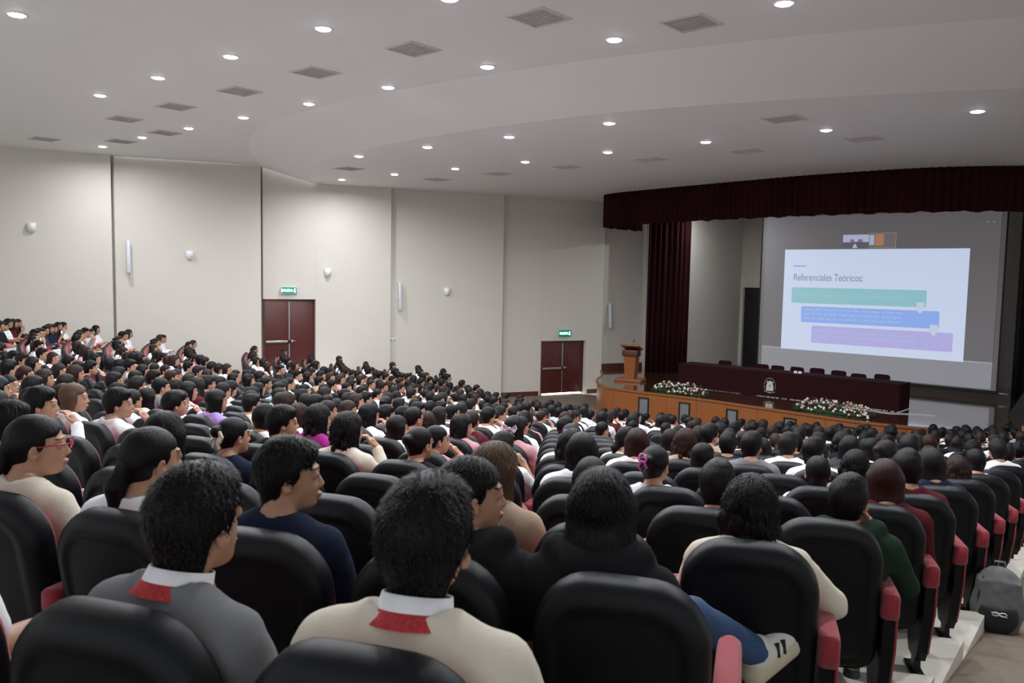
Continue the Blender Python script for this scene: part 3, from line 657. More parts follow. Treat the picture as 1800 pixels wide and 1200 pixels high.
# ------------------------------------------------------------------ organic shapes: signed distance fields turned into one skin
class Vol:
    def __init__(s, xs, ys, zs):
        s.x, s.y, s.z = [np.asarray(a, np.float32) for a in (xs, ys, zs)]; s.F = np.full((len(xs), len(ys), len(zs)), 1.0, np.float32)
    def sl(s, lo, hi):
        r = []
        for a, l, h in zip((s.x, s.y, s.z), lo, hi): r.append(slice(max(0, int(np.searchsorted(a, l)) - 1), int(np.searchsorted(a, h)) + 1))
        return tuple(r)
    def grid(s, q): return s.x[q[0]][:, None, None], s.y[q[1]][None, :, None], s.z[q[2]][None, None, :]
    def mix(s, q, d, k, mode):
        A = s.F[q]
        if mode == 'u': h = np.clip(.5 + .5 * (d - A) / k, 0, 1); s.F[q] = d + (A - d) * h - k * h * (1 - h)
        elif mode == 's': d = -d; h = np.clip(.5 - .5 * (d - A) / k, 0, 1); s.F[q] = d + (A - d) * h + k * h * (1 - h)
    def cone(s, a, b, ra, rb, k=.02, mode='u', flat=(1, 1, 1)):
        a = np.array(a, np.float32); b = np.array(b, np.float32); m = max(ra, rb) + .07
        q = s.sl(np.minimum(a, b) - m, np.maximum(a, b) + m); X, Y, Z = s.grid(q)
        if 0 in s.F[q].shape: return s
        d = b - a; L2 = float(d @ d) + 1e-9
        t = np.clip(((X - a[0]) * d[0] + (Y - a[1]) * d[1] + (Z - a[2]) * d[2]) / L2, 0, 1)
        D = np.sqrt(((X - a[0] - t * d[0]) / flat[0]) ** 2 + ((Y - a[1] - t * d[1]) / flat[1]) ** 2 + ((Z - a[2] - t * d[2]) / flat[2]) ** 2) - (ra + (rb - ra) * t)
        s.mix(q, D, k, mode); return s
    def ell(s, c, r, k=.02, mode='u', R=None):
        c = np.array(c, np.float32); m = max(r) + .06; q = s.sl(c - m, c + m); X, Y, Z = s.grid(q)
        if 0 in s.F[q].shape: return s
        X = X - c[0]; Y = Y - c[1]; Z = Z - c[2]
        if R is not None: X, Y, Z = [R[0][i] * X + R[1][i] * Y + R[2][i] * Z for i in range(3)]
        k0 = np.sqrt((X / r[0]) ** 2 + (Y / r[1]) ** 2 + (Z / r[2]) ** 2); k1 = np.sqrt((X / r[0] ** 2) ** 2 + (Y / r[1] ** 2) ** 2 + (Z / r[2] ** 2) ** 2) + 1e-6
        s.mix(q, k0 * (k0 - 1) / k1, k, mode); return s
    def box(s, c, h, k=.01, mode='s', R=None):
        c = np.array(c, np.float32); m = float(np.linalg.norm(h)) + .05; q = s.sl(c - m, c + m); X, Y, Z = s.grid(q)
        X = X - c[0]; Y = Y - c[1]; Z = Z - c[2]
        if R is not None: X, Y, Z = [R[0][i] * X + R[1][i] * Y + R[2][i] * Z for i in range(3)]
        d = np.maximum(np.maximum(abs(X) - h[0], abs(Y) - h[1]), abs(Z) - h[2]); s.mix(q, d, k, mode); return s
    def ripple(s, amp, f, seed=0):
        X, Y, Z = s.x[:, None, None], s.y[None, :, None], s.z[None, None, :]
        s.F += amp * (np.sin(f * X + 3 * np.sin(f * .6 * Z + seed)) * np.sin(f * .8 * Z + 2 * np.sin(f * .5 * Y + seed * 2)) + .5 * np.sin(f * 1.9 * (X + Z) + seed)); return s
    def mesh(s, name, mats, fmat=None):
        F = s.F; F[0] = F[-1] = 1; F[:, 0] = F[:, -1] = 1; F[:, :, 0] = F[:, :, -1] = 1
        ins = F < 0; nx, ny, nz = F.shape
        cnt = np.zeros((nx - 1, ny - 1, nz - 1), np.uint8)
        for i in (0, 1):
            for j in (0, 1):
                for k in (0, 1): cnt += ins[i:nx - 1 + i, j:ny - 1 + j, k:nz - 1 + k]
        I, J, K = np.nonzero((cnt > 0) & (cnt < 8)); acc = np.zeros((len(I), 3)); num = np.zeros(len(I))
        cor = [(i, j, k) for i in (0, 1) for j in (0, 1) for k in (0, 1)]
        for a in cor:
            for ax in range(3):
                if a[ax] == 1: continue
                b = list(a); b[ax] = 1
                fa = F[I + a[0], J + a[1], K + a[2]]; fb = F[I + b[0], J + b[1], K + b[2]]; cr = (fa < 0) != (fb < 0)
                t = np.where(cr, fa / (fa - fb + 1e-12), 0)
                pa = np.stack([s.x[I + a[0]], s.y[J + a[1]], s.z[K + a[2]]], 1); pb = np.stack([s.x[I + b[0]], s.y[J + b[1]], s.z[K + b[2]]], 1)
                acc += np.where(cr[:, None], pa + (pb - pa) * t[:, None], 0); num += cr
        V = acc / num[:, None]; idx = -np.ones(cnt.shape, np.int64); idx[I, J, K] = np.arange(len(I)); Q = []
        for ax in range(3):
            sl0 = [slice(0, n_) for n_ in F.shape]; sl1 = list(sl0); sl0[ax] = slice(0, F.shape[ax] - 1); sl1[ax] = slice(1, F.shape[ax])
            A = ins[tuple(sl0)]; B = ins[tuple(sl1)]; P = np.stack(np.nonzero(A != B), 1); o1, o2 = [q for q in range(3) if q != ax]
            P = P[(P[:, o1] > 0) & (P[:, o2] > 0)]; inside = A[P[:, 0], P[:, 1], P[:, 2]]
            def c(d1, d2): R = P.copy(); R[:, o1] -= d1; R[:, o2] -= d2; return idx[R[:, 0], R[:, 1], R[:, 2]]
            q = np.stack([c(1, 1), c(0, 1), c(0, 0), c(1, 0)], 1); flip = inside if ax != 1 else ~inside
            q = np.where(flip[:, None], q, q[:, ::-1]); Q.append(q)
        Q = np.concatenate(Q); Q = Q[(Q >= 0).all(1)]; mi = None
        if fmat is not None: mi = fmat(V[Q].mean(1))
        return mesh_np(name, V, Q, mats, True, mi)

def axis(segs):
    a = [segs[0][0]]
    for lo, hi, st in segs:
        n_ = max(1, int(round((hi - lo) / st))); a += list(np.linspace(lo, hi, n_ + 1)[1:])
    return a
def rot3(yaw, pit=0.0, rol=0.0):   # columns: head right, forward, up in body space
    return np.array(Matrix.Rotation(yaw, 3, 'Z') @ Matrix.Rotation(pit, 3, 'X') @ Matrix.Rotation(rol, 3, 'Y'))

POSE = {   # elbow and wrist of left (-x) and right (+x) arm, finger direction
    'lap': dict(el=((-.230, .20, .67), (.230, .20, .67)), wr=((-.10, .40, .60), (.10, .38, .615)), fd=((.75, .6, -.25), (-.75, .6, -.25))),
    'arms': dict(el=((-.25, .16, .72), (.25, .16, .72)), wr=((-.25, .38, .715), (.25, .39, .715)), fd=((.05, .97, -.2), (-.05, .97, -.2))),
    'chin': dict(el=((-.22, .22, .66), (.29, .26, .70)), wr=((.02, .38, .62), (.115, .37, .97)), fd=((.9, .3, -.1), (-.55, -.25, .75))),
    'fold': dict(el=((-.25, .24, .70), (.25, .24, .70)), wr=((.05, .36, .70), (-.06, .39, .735)), fd=((.95, .1, .1), (-.95, .1, .1))),
    'lean': dict(el=((-.25, .22, .67), (.32, .20, .75)), wr=((-.02, .40, .60), (.16, .42, .75)), fd=((.8, .5, -.2), (-.7, .6, -.1))),
}
def headc(lean=(0, 0), drop=0.0): return np.array([lean[0], .195 + lean[1], 1.110 - drop])
def limbs(v, P, grow=0.0, long_=True, k=.03):
    for i, sx in enumerate((-1, 1)):
        sh_ = (sx * .178, .125, .905); el = P['el'][i]; wr = P['wr'][i]
        v.cone(sh_, el, .052 + grow * 1.2, .040 + grow * 1.1, k)
        if long_: 
            w2 = [e + (q - e) * (1.0 if grow == 0 else .93) for e, q in zip(el, wr)]
            v.cone(el, w2, .039 + grow, .027 + grow, k)
def torso(v, g=0.0, wide=1.0):
    v.ell((0, .215, .53), (.165 * wide + g, .125 + g, .11 + g), .04); v.cone((0, .20, .60), (0, .15, .76), .115 + g, .118 + g, .05, flat=(1.12 * wide, .92, 1))
    v.ell((0, .125, .82), (.165 * wide + g, .105 + g, .155 + g), .05); v.cone((-.14 * wide, .115, .905), (.14 * wide, .115, .905), .056 + g, .056 + g, .05)
    for sx in (-1, 1): v.cone((sx * .03, .115, .985), (sx * .15, .115, .925), .040 + g, .045 + g, .03)
def hand(v, wr, fd, sx):
    wr = np.array(wr); fd = np.array(fd) / np.linalg.norm(fd); side = np.cross(fd, (0, 0, 1.0)); side /= np.linalg.norm(side); upv = np.cross(side, fd)
    pc = wr + fd * .045; v.cone(wr + fd * .0, pc + fd * .02, .026, .030, .015, flat=(1, 1, .75))
    for i, (o_, l_) in enumerate(((-.028, .060), (-.010, .070), (.010, .066), (.028, .052))):
        a = pc + fd * .030 + side * o_; b = a + fd * l_ * .55 - upv * .004; c = b + fd * l_ * .35 - upv * .022
        v.cone(a, b, .0095, .009, .006); v.cone(b, c, .009, .0078, .006)
    s_ = -1 if sx > 0 else 1
    a = wr + fd * .02 + side * s_ * .026; b = a + fd * .032 + side * s_ * .020; v.cone(a, b, .012, .010, .008); v.cone(b, b + fd * .026, .010, .008, .006)
LEGS = ([(-.09, .22, .515), (-.115, .61, .505), (-.115, .60, .12), (-.125, .74, .035)], [(.09, .22, .515), (.115, .61, .505), (.115, .60, .12), (.125, .74, .035)])
CROSS = (LEGS[0], [(.09, .22, .53), (.25, .50, .69), (.47, .70, .515), (.57, .80, .545)])
def make_body(pose, yaw, pit=0.0, rol=0.0, lean=(0, 0), q=1.0, drop=0.0, slim=1.0, legs=LEGS):
    P = POSE[pose]; H = headc(lean, drop); R = rot3(yaw, pit, rol); T_ = lambda p: H + R @ np.array(p)
    f = .0065 * q; xs = axis([(-.42, H[0] - .11, .014 * q), (H[0] - .11, H[0] + .11, f), (H[0] + .11, .42 if legs is LEGS else .66, .014 * q)])
    ys = axis([(-.06, H[1] - .13, .016 * q), (H[1] - .13, H[1] + .14, f), (H[1] + .14, .56, .010 * q), (.56, .95, .022 * q)])
    zs = axis([(-.02, .50, .024 * q), (.50, .78, .0105 * q), (.78, H[2] - .16, .014 * q), (H[2] - .16, H[2] + .15, f)])
    v = Vol(xs, ys, zs)
    for h_, k_, a_, t_ in legs:
        v.cone(h_, k_, .078, .056, .03); v.cone(k_, a_, .055, .036, .02); f_ = tuple(np.array(a_) + (0, 0, -.06)) if legs is LEGS else a_
        v.cone(f_, t_, .034, .030, .02); v.cone(a_, f_, .034, .034, .02)
    torso(v, -.008, slim); limbs(v, P)
    for i, sx in enumerate((-1, 1)): hand(v, P['wr'][i], P['fd'][i], sx)
    v.cone((0, .12, .96), T_((0, -.030, -.055)), .056, .052, .03)
    v.ell(T_((0, -.012, .030)), (.074, .094, .084), .015, R=R); v.ell(T_((0, .022, -.035)), (.060, .068, .066), .03, R=R); v.ell(T_((0, .052, -.085)), (.034, .032, .022), .025, R=R)
    v.cone(T_((0, .083, .012)), T_((0, .101, -.026)), .007, .010, .012); v.cone(T_((-.011, .093, -.031)), T_((.011, .093, -.031)), .007, .007, .008)
    for sx in (-1, 1):
        v.ell(T_((sx * .031, .096, .012)), (.018, .014, .012), .010, 's', R=R); v.ell(T_((sx * .031, .081, .010)), (.013, .013, .012), .004, R=R)
        v.cone(T_((sx * .015, .088, .030)), T_((sx * .046, .074, .030)), .006, .005, .015)
        Re = R @ rot3(sx * -.35); v.ell(T_((sx * .080, -.008, -.012)), (.009, .019, .031), .008, R=Re); v.ell(T_((sx * .088, .000, -.008)), (.006, .009, .014), .006, 's', R=Re)
    v.ell(T_((0, .090, -.058)), (.024, .012, .006), .005, R=R); v.ell(T_((0, .088, -.067)), (.020, .011, .006), .005, R=R)
    Ri = np.linalg.inv(R)
    def fm(c):
        h = (c - H) @ Ri.T; a = np.abs(h[:, 0]); m = np.zeros(len(c), int); fr = h[:, 1] > .06
        m[fr & (a < .024) & (h[:, 2] > -.073) & (h[:, 2] < -.053) & (h[:, 1] > .085)] = 1
        m[fr & (a > .012) & (a < .050) & (h[:, 2] > .029) & (h[:, 2] < .035)] = 2
        m[fr & (abs(a - .031) < .007) & (abs(h[:, 2] - .010) < .0045)] = 2
        return m
    return v.mesh('body', [MT['skin'], MT['lip'], MT['brow']], fm)
def make_shirt(pose, long_, q=1.0, g=.013, rip=.0022, slim=1.0, hood=False):
    P = POSE[pose]; xs = axis([(-.45, .45, .0125 * q)]); ys = axis([(-.06, .52, .0125 * q)]); zs = axis([(.50, 1.07, .0125 * q)])
    v = Vol(xs, ys, zs); torso(v, g, slim)
    if long_: limbs(v, P, g)
    else:
        for i, sx in enumerate((-1, 1)):
            el = np.array(P['el'][i]); sh_ = np.array((sx * .178, .125, .905)); v.cone(sh_, sh_ + (el - sh_) * .72, .052 + g * 1.2, .056 + g, .03)
    v.ripple(rip, 38, 1.0)
    if hood:
        for t in np.linspace(-1, 1, 9): v.ell((.115 * t, .070 + .06 * t * t, 1.005 - .02 * (1 - t * t)), (.050, .045, .042), .02)
        v.ell((0, .055, .965), (.10, .035, .05), .03)
    v.cone((0, .125, .93), (0, .16, 1.10), .057, .060, .006, 's'); v.ell((0, .155, 1.05), (.092, .100, .068), .01, 's') if not hood else None
    return v.mesh('shirt', CL['white'])
def make_pants(q=1.0, legs=LEGS):
    v = Vol(axis([(-.24, .60, .016 * q)]), axis([(.04, .80, .018 * q)]), axis([(.06, .82, .018 * q)]))
    v.ell((0, .215, .53), (.180, .138, .105), .04)
    for h_, k_, a_, t_ in legs: v.cone(h_, k_, .090, .066, .03); v.cone(k_, np.array(a_) + (np.array(k_) - a_) * .06, .066, .052, .02)
    v.ripple(.002, 30, 2); return v.mesh('trousers', PANTS['black'])
def make_shoes(q=1.0):
    v = Vol(axis([(-.19, .19, .012 * q)]), axis([(.52, .84, .012 * q)]), axis([(-.02, .13, .012 * q)]))
    for sx in (-1, 1): v.cone((sx * .115, .585, .042), (sx * .127, .76, .030), .042, .036, .02, flat=(1, 1, .9)); v.cone((sx * .115, .60, .09), (sx * .115, .60, .04), .042, .044, .02)
    return v.mesh('shoes', MT['shoe'])
def make_hair(kind, q=1.0, seed=1):
    """in head space: x right, y forward, z up, origin at the head centre"""
    lo = {'short': -.14, 'crop': -.14, 'bun': -.14, 'ponytail': -.34, 'bob': -.20, 'long': -.36, 'wavy': -.34}[kind]; st = .0065 * q
    v = Vol(axis([(-.15, .15, st)]), axis([(-.19, .13, st)]), axis([(lo - .03, -.12, st * 1.8), (-.12, .16, st)]) if lo < -.15 else axis([(-.16, .16, st)]))
    g = {'short': .016, 'crop': .010, 'bun': .009, 'ponytail': .009, 'bob': .015, 'long': .014, 'wavy': .020}[kind]
    v.ell((0, -.016, .034), (.074 + g, .094 + g, .084 + g), .01)
    if kind in ('short', 'crop'):
        v.cone((0, -.045, -.01), (0, -.050, -.095), .072 + g * .2, .054, .03, flat=(1.0, .85, 1))
        if kind == 'short': v.ell((.01, .035, .092), (.055, .050, .028), .03); v.ell((.008, -.015, .110), (.042, .055, .026), .03)
    if kind in ('bun', 'ponytail'): v.cone((0, -.045, .0), (0, -.045, -.06), .070, .048, .03)
    if kind == 'bun': v.ell((0, -.118, .045), (.042, .036, .040), .012); v.ell((.012, -.135, .055), (.028, .024, .026), .012)
    if kind == 'ponytail': v.cone((0, -.105, -.01), (0, -.135, -.07), .028, .034, .012); v.cone((0, -.135, -.07), (.01, -.125, -.30), .034, .016, .02)
    if kind in ('bob', 'long', 'wavy'):
        zb = {'bob': -.145, 'long': -.32, 'wavy': -.29}[kind]; wv = .016 if kind == 'wavy' else 0
        v.cone((0, -.050, -.01), (0, -.092, zb), .080 + wv, .080 + wv * 1.2 + (.014 if kind == 'bob' else 0), .035, flat=(1.12, .58, 1))
        for sx in (-1, 1): v.cone((sx * .070, -.01, .02), (sx * .082, -.030, max(zb, -.20)), .030, .026 + wv * .6, .03, flat=(1, 1.2, 1))
        if kind == 'wavy':
            random.seed(seed)
            for _ in range(26):
                a = random.uniform(-1, 1); z = random.uniform(zb - .02, .02); v.ell((a * .10, -.06 - .055 * (1 - a * a) + random.uniform(-.01, .01), z), (.026, .022, .034), .012)
    # face opening and nape
    v.box((0, .145, -.07), (.20, .110, .105), .015)                  # face, below the hairline
    v.ell((0, .125, .005), (.074, .080, .070), .012, 's'); v.box((0, .128, -.06), (.10, .09, .10), .012)
    if kind in ('short', 'crop', 'bun', 'ponytail'):
        v.box((0, .085, -.088), (.20, .115, .076), .012); v.box((0, .055, -.035), (.20, .030, .040), .012)              # behind the ears
        if kind in ('short', 'crop'): v.box((0, 0, -.18), (.2, .2, .068), .02)
    amp = {'short': .0013, 'crop': .0009, 'bun': .0005, 'ponytail': .0006, 'bob': .0006, 'long': .0008, 'wavy': .0026}[kind]
    X, Y, Z = v.x[:, None, None], v.y[None, :, None], v.z[None, None, :]; ph = np.arctan2(X, -Y - .02)
    v.F += (amp * (np.sin(26 * ph + 5 * np.sin(9 * Z + seed)) + .6 * np.sin(47 * ph + 3 * np.sin(21 * Z) + seed))).astype(np.float32)
    if kind in ('short', 'wavy'): v.F += (amp * .8 * np.sin(60 * Z + 6 * np.sin(7 * ph + seed))).astype(np.float32)
    return v.mesh('hair', HAIR['black'])

import time; _t = time.time()
YAW = {'a': 0.0, 'b': -.35, 'c': .22, 'd': -.80, 'e': -1.05}
BODY = {}; SHIRT = {}; HAIRM = {}
def body(pose, y, pit=0.0, q=1.0):
    key = (pose, y, pit, q)
    if key not in BODY: BODY[key] = make_body(pose, YAW[y], pit, q=q)
    return BODY[key]
def shirt(pose, long_, hood=False, q=1.0):
    key = (pose, long_, hood, q)
    if key not in SHIRT: SHIRT[key] = make_shirt(pose, long_, hood=hood, q=q)
    return SHIRT[key]
def hair(kind, q=1.0):
    if (kind, q) not in HAIRM: HAIRM[(kind, q)] = make_hair(kind, q)
    return HAIRM[(kind, q)]
PANT = make_pants(); SHOE = make_shoes()

def setmat(o, m):
    o.material_slots[0].link = 'OBJECT'; o.material_slots[0].material = m
def seat_frame(k, th, q):
    d = C0 - q; return (float(q[0]), float(q[1]), fz(k)), math.atan2(d[1], d[0]) - PI / 2
def person(k, th, q, spec, label, grp, named=True):
    loc, rz = seat_frame(k, th, q); dx = spec.get('dx', 0); dy = spec.get('dy', .06)
    loc = (loc[0] + dx * math.cos(rz) - dy * math.sin(rz), loc[1] + dx * math.sin(rz) + dy * math.cos(rz), loc[2] + spec.get('dz', -.02))
    T = thing('person', label, 'person', loc, rz + spec.get('turn', 0), grp); s = spec.get('s', 1.0); T.scale = (s, s, spec.get('sz', s))
    pit = spec.get('pit', 0.0); b = link('body', body(spec['pose'], spec['yaw'], pit), T)
    sh = link('shirt', shirt(spec['pose'], spec['long'], spec.get('hood', False)), T); setmat(sh, CL[spec['col']])
    if spec.get('cross'):
        b.data = make_body(spec['pose'], YAW[spec['yaw']], pit, legs=CROSS)
        PX = make_pants(legs=CROSS)
        sv = Vol(axis([(.34, .72, .009)]), axis([(.58, .92, .009)]), axis([(.38, .68, .009)])); a_, t_ = CROSS[1][2:]
        sv.cone(np.array(a_) + (0, 0, .02), np.array(a_) + (.01, .01, -.02), .044, .042, .02); sv.cone(np.array(a_) + (-.01, -.01, -.018), t_, .048, .041, .02)
        sn = link('sneaker', sv.mesh('sneaker', MT['shoew']), T)
        d_ = np.array(t_) - a_; L_ = np.linalg.norm(d_)
        nd = np.array((.30, -.25, -.92)); nd = nd / np.linalg.norm(nd); so = Vol(axis([(.34, .74, .008)]), axis([(.56, .94, .008)]), axis([(.34, .66, .008)]))
        so.cone(np.array(a_) + (-.02, -.02, -.035) + nd * .030, np.array(t_) + (.008, .008, 0) + nd * .024, .044, .042, .01); 
        link('sole', so.mesh('sole', MT['sole']), sn)
        for f_ in (.42, .62): MB().tube([np.array(a_) + d_ * f_ + np.array((.018, -.030, .025)), np.array(a_) + d_ * (f_ + .02) + np.array((.022, -.035, -.022))], .010, 6).build('side_stripe', MT['black'], sn)
    pa = link('trousers', PX if spec.get('cross') else PANT, T); setmat(pa, PANTS[spec.get('pants', 'black')])
    link('shoes', SHOE, T)
    R = Matrix(rot3(YAW[spec['yaw']], pit)); h = link('hair', hair(spec['hair']), T); H = headc()
    h.matrix_local = Matrix.Translation(Vector(H)) @ R.to_4x4(); setmat(h, HAIR[spec.get('hc', 'black')])
    if spec.get('collar'):
        for nm, m_, z0, z1, rr, fl in (('collar', CL['white'], .996, 1.024, .066, .006), ('red_band', MT['redband'], .977, .999, .074, .014)):
            rg = []
            for z, e in ((z0, rr + fl), (z1, rr), (z1, rr - .004), (z0, rr)):
                rg.append([(e * math.cos(a) * 1.02, .139 + (z - 1.0) * .47 + e * math.sin(a), z - .02 * math.sin(a)) for a in np.linspace(0, 2 * PI, 29)[:-1]])
            MB().rings(rg + [rg[0]], False, False).build(nm, m_, T)
    ex = spec.get('extra'); HM = h.matrix_local
    if k <= 2 and spec['hair'] not in ('bun', 'ponytail'):
        hm = h.data; rs = random.Random(k * 31 + int(th * 100)); V = []; F = []; nv = len(hm.vertices); short = spec['hair'] in ('short', 'crop')
        for _ in range(5200):
            vt = hm.vertices[rs.randrange(nv)]; p = vt.co; n_ = vt.normal
            if n_.y > .75 and p.z < .03: continue
            g_ = Vector((p.x * 2.0, -.05 if p.y < .02 else .04, -.12 if short else -.3)); g_ -= n_ * g_.dot(n_)
            if g_.length < 1e-4: continue
            g_.normalize(); r3 = Vector((rs.uniform(-1, 1), rs.uniform(-1, 1), rs.uniform(-1, 1)))
            d_ = (g_ + n_ * rs.uniform(.10, .42 if short else .16) + r3 * (.30 if short else .12)).normalized(); l_ = rs.uniform(.012, .024) if short else rs.uniform(.02, .045)
            s_ = d_.cross(n_); s_ = s_.normalized() * .0009; b0 = p - n_ * .002; i0 = len(V); m_p = p + d_ * l_ * .5
            V += [tuple(b0 - s_), tuple(b0 + s_), tuple(m_p + s_), tuple(m_p - s_), tuple(p + d_ * l_ - n_ * l_ * .15)]; F += [(i0, i0 + 1, i0 + 2, i0 + 3), (i0 + 3, i0 + 2, i0 + 4)]
        me_ = bpy.data.meshes.new('loose_strands'); me_.from_pydata(V, [], F); me_.materials.append(HAIR[spec.get('hc', 'black')]); so_ = link('loose_strands', me_, h); so_['kind'] = 'stuff'
    def on(nm, mb_, m_): o_ = mb_.build(nm, m_, h); return o_
    if ex == 'bow':
        b_ = MB()
        for sx in (-1, 1):
            b_.add([(0, -.125, .02), (sx * .06, -.135, .06), (sx * .075, -.12, .02), (sx * .05, -.13, -.02), (0, -.115, .02), (sx * .06, -.12, .06), (sx * .075, -.11, .02), (sx * .05, -.115, -.02)], [(0, 1, 2, 3), (7, 6, 5, 4), (0, 4, 5, 1), (1, 5, 6, 2), (2, 6, 7, 3)])
            b_.add([(0, -.125, .015), (sx * .035, -.13, -.06), (sx * .05, -.125, -.05), (0, -.115, .015), (sx * .035, -.12, -.06), (sx * .05, -.115, -.05)], [(0, 1, 2), (5, 4, 3), (0, 3, 4, 1), (1, 4, 5, 2)])
        b_.box((0, -.125, .02), (.025, .03, .03), bev=.006); on('hair_bow', b_, MT[spec.get('exm', 'bow')])
    if ex == 'clip':
        b_ = MB()
        for sx in (-1, 1): b_.tube([(sx * .012, -.175, .10), (sx * .026, -.178, .07), (sx * .014, -.176, .045), (sx * .028, -.172, .02), (sx * .01, -.168, .0)], .006, 6)
        b_.tube([(-.02, -.178, .055), (.02, -.178, .055)], .006, 6); b_.tube([(-.012, -.175, .10), (.012, -.175, .10)], .006, 6); on('claw_clip', b_, MT['clip'])
    if ex == 'glasses':
        b_ = MB()
        for sx in (-1, 1):
            b_.tube([(sx * .033 + .022 * math.cos(a), .112, .010 + .017 * math.sin(a)) for a in np.linspace(0, 2 * PI, 13)], .0028, 5, False); b_.tube([(sx * .056, .110, .016), (sx * .082, .0, .012)], .0028, 5)
        b_.tube([(-.011, .113, .012), (.011, .113, .012)], .0025, 5); b_.build('glasses', MT['glassred'], h)
        pl = MB()
        for i in range(14): a = i * .9; pl.box((.01 * math.cos(a) , -.15 + .008 * math.sin(a), .0 + .02 * math.sin(a * 1.7)), (.012, .012, .012), bev=.004)
        pl.build('pearl_clip', MT['rosew'], h)
    return T
MT['redband'] = mat('red_white_embroidery', (.42, .03, .035), .85, noise=.8, scale=120)
MT['glassred'] = mat('red_glasses_frame', (.30, .01, .02), .3)
MT['blueprint'] = mat('patterned_bow', (.55, .45, .60), .7, noise=.8, scale=90)

def chair(k, j, th, q, occupied, label, grp, last, turn=0.0):
    loc, rz = seat_frame(k, th, q); T = thing('auditorium_chair', label, 'chair', loc, rz + turn, grp)
    link('back_shell', CM['shell'], T); link('back_cushion', CM['cush'], T)
    link('seat_cushion', CM['seat' if occupied else 'seatup'], T); link('seat_pan', CM['pan' if occupied else 'panup'], T)
    for sx in ((1, -1) if last else (1,)):
        a = link('arm_support', CM['sup'], T, (sx * .2775, 0, 0)); link('arm_pad', CM['pad'], T, (sx * .2775, 0, 0)); link('foot', CM['foot'], a)
        link('piping', CM['pipe'], a, (sx * .027, 0, 0))
    return T

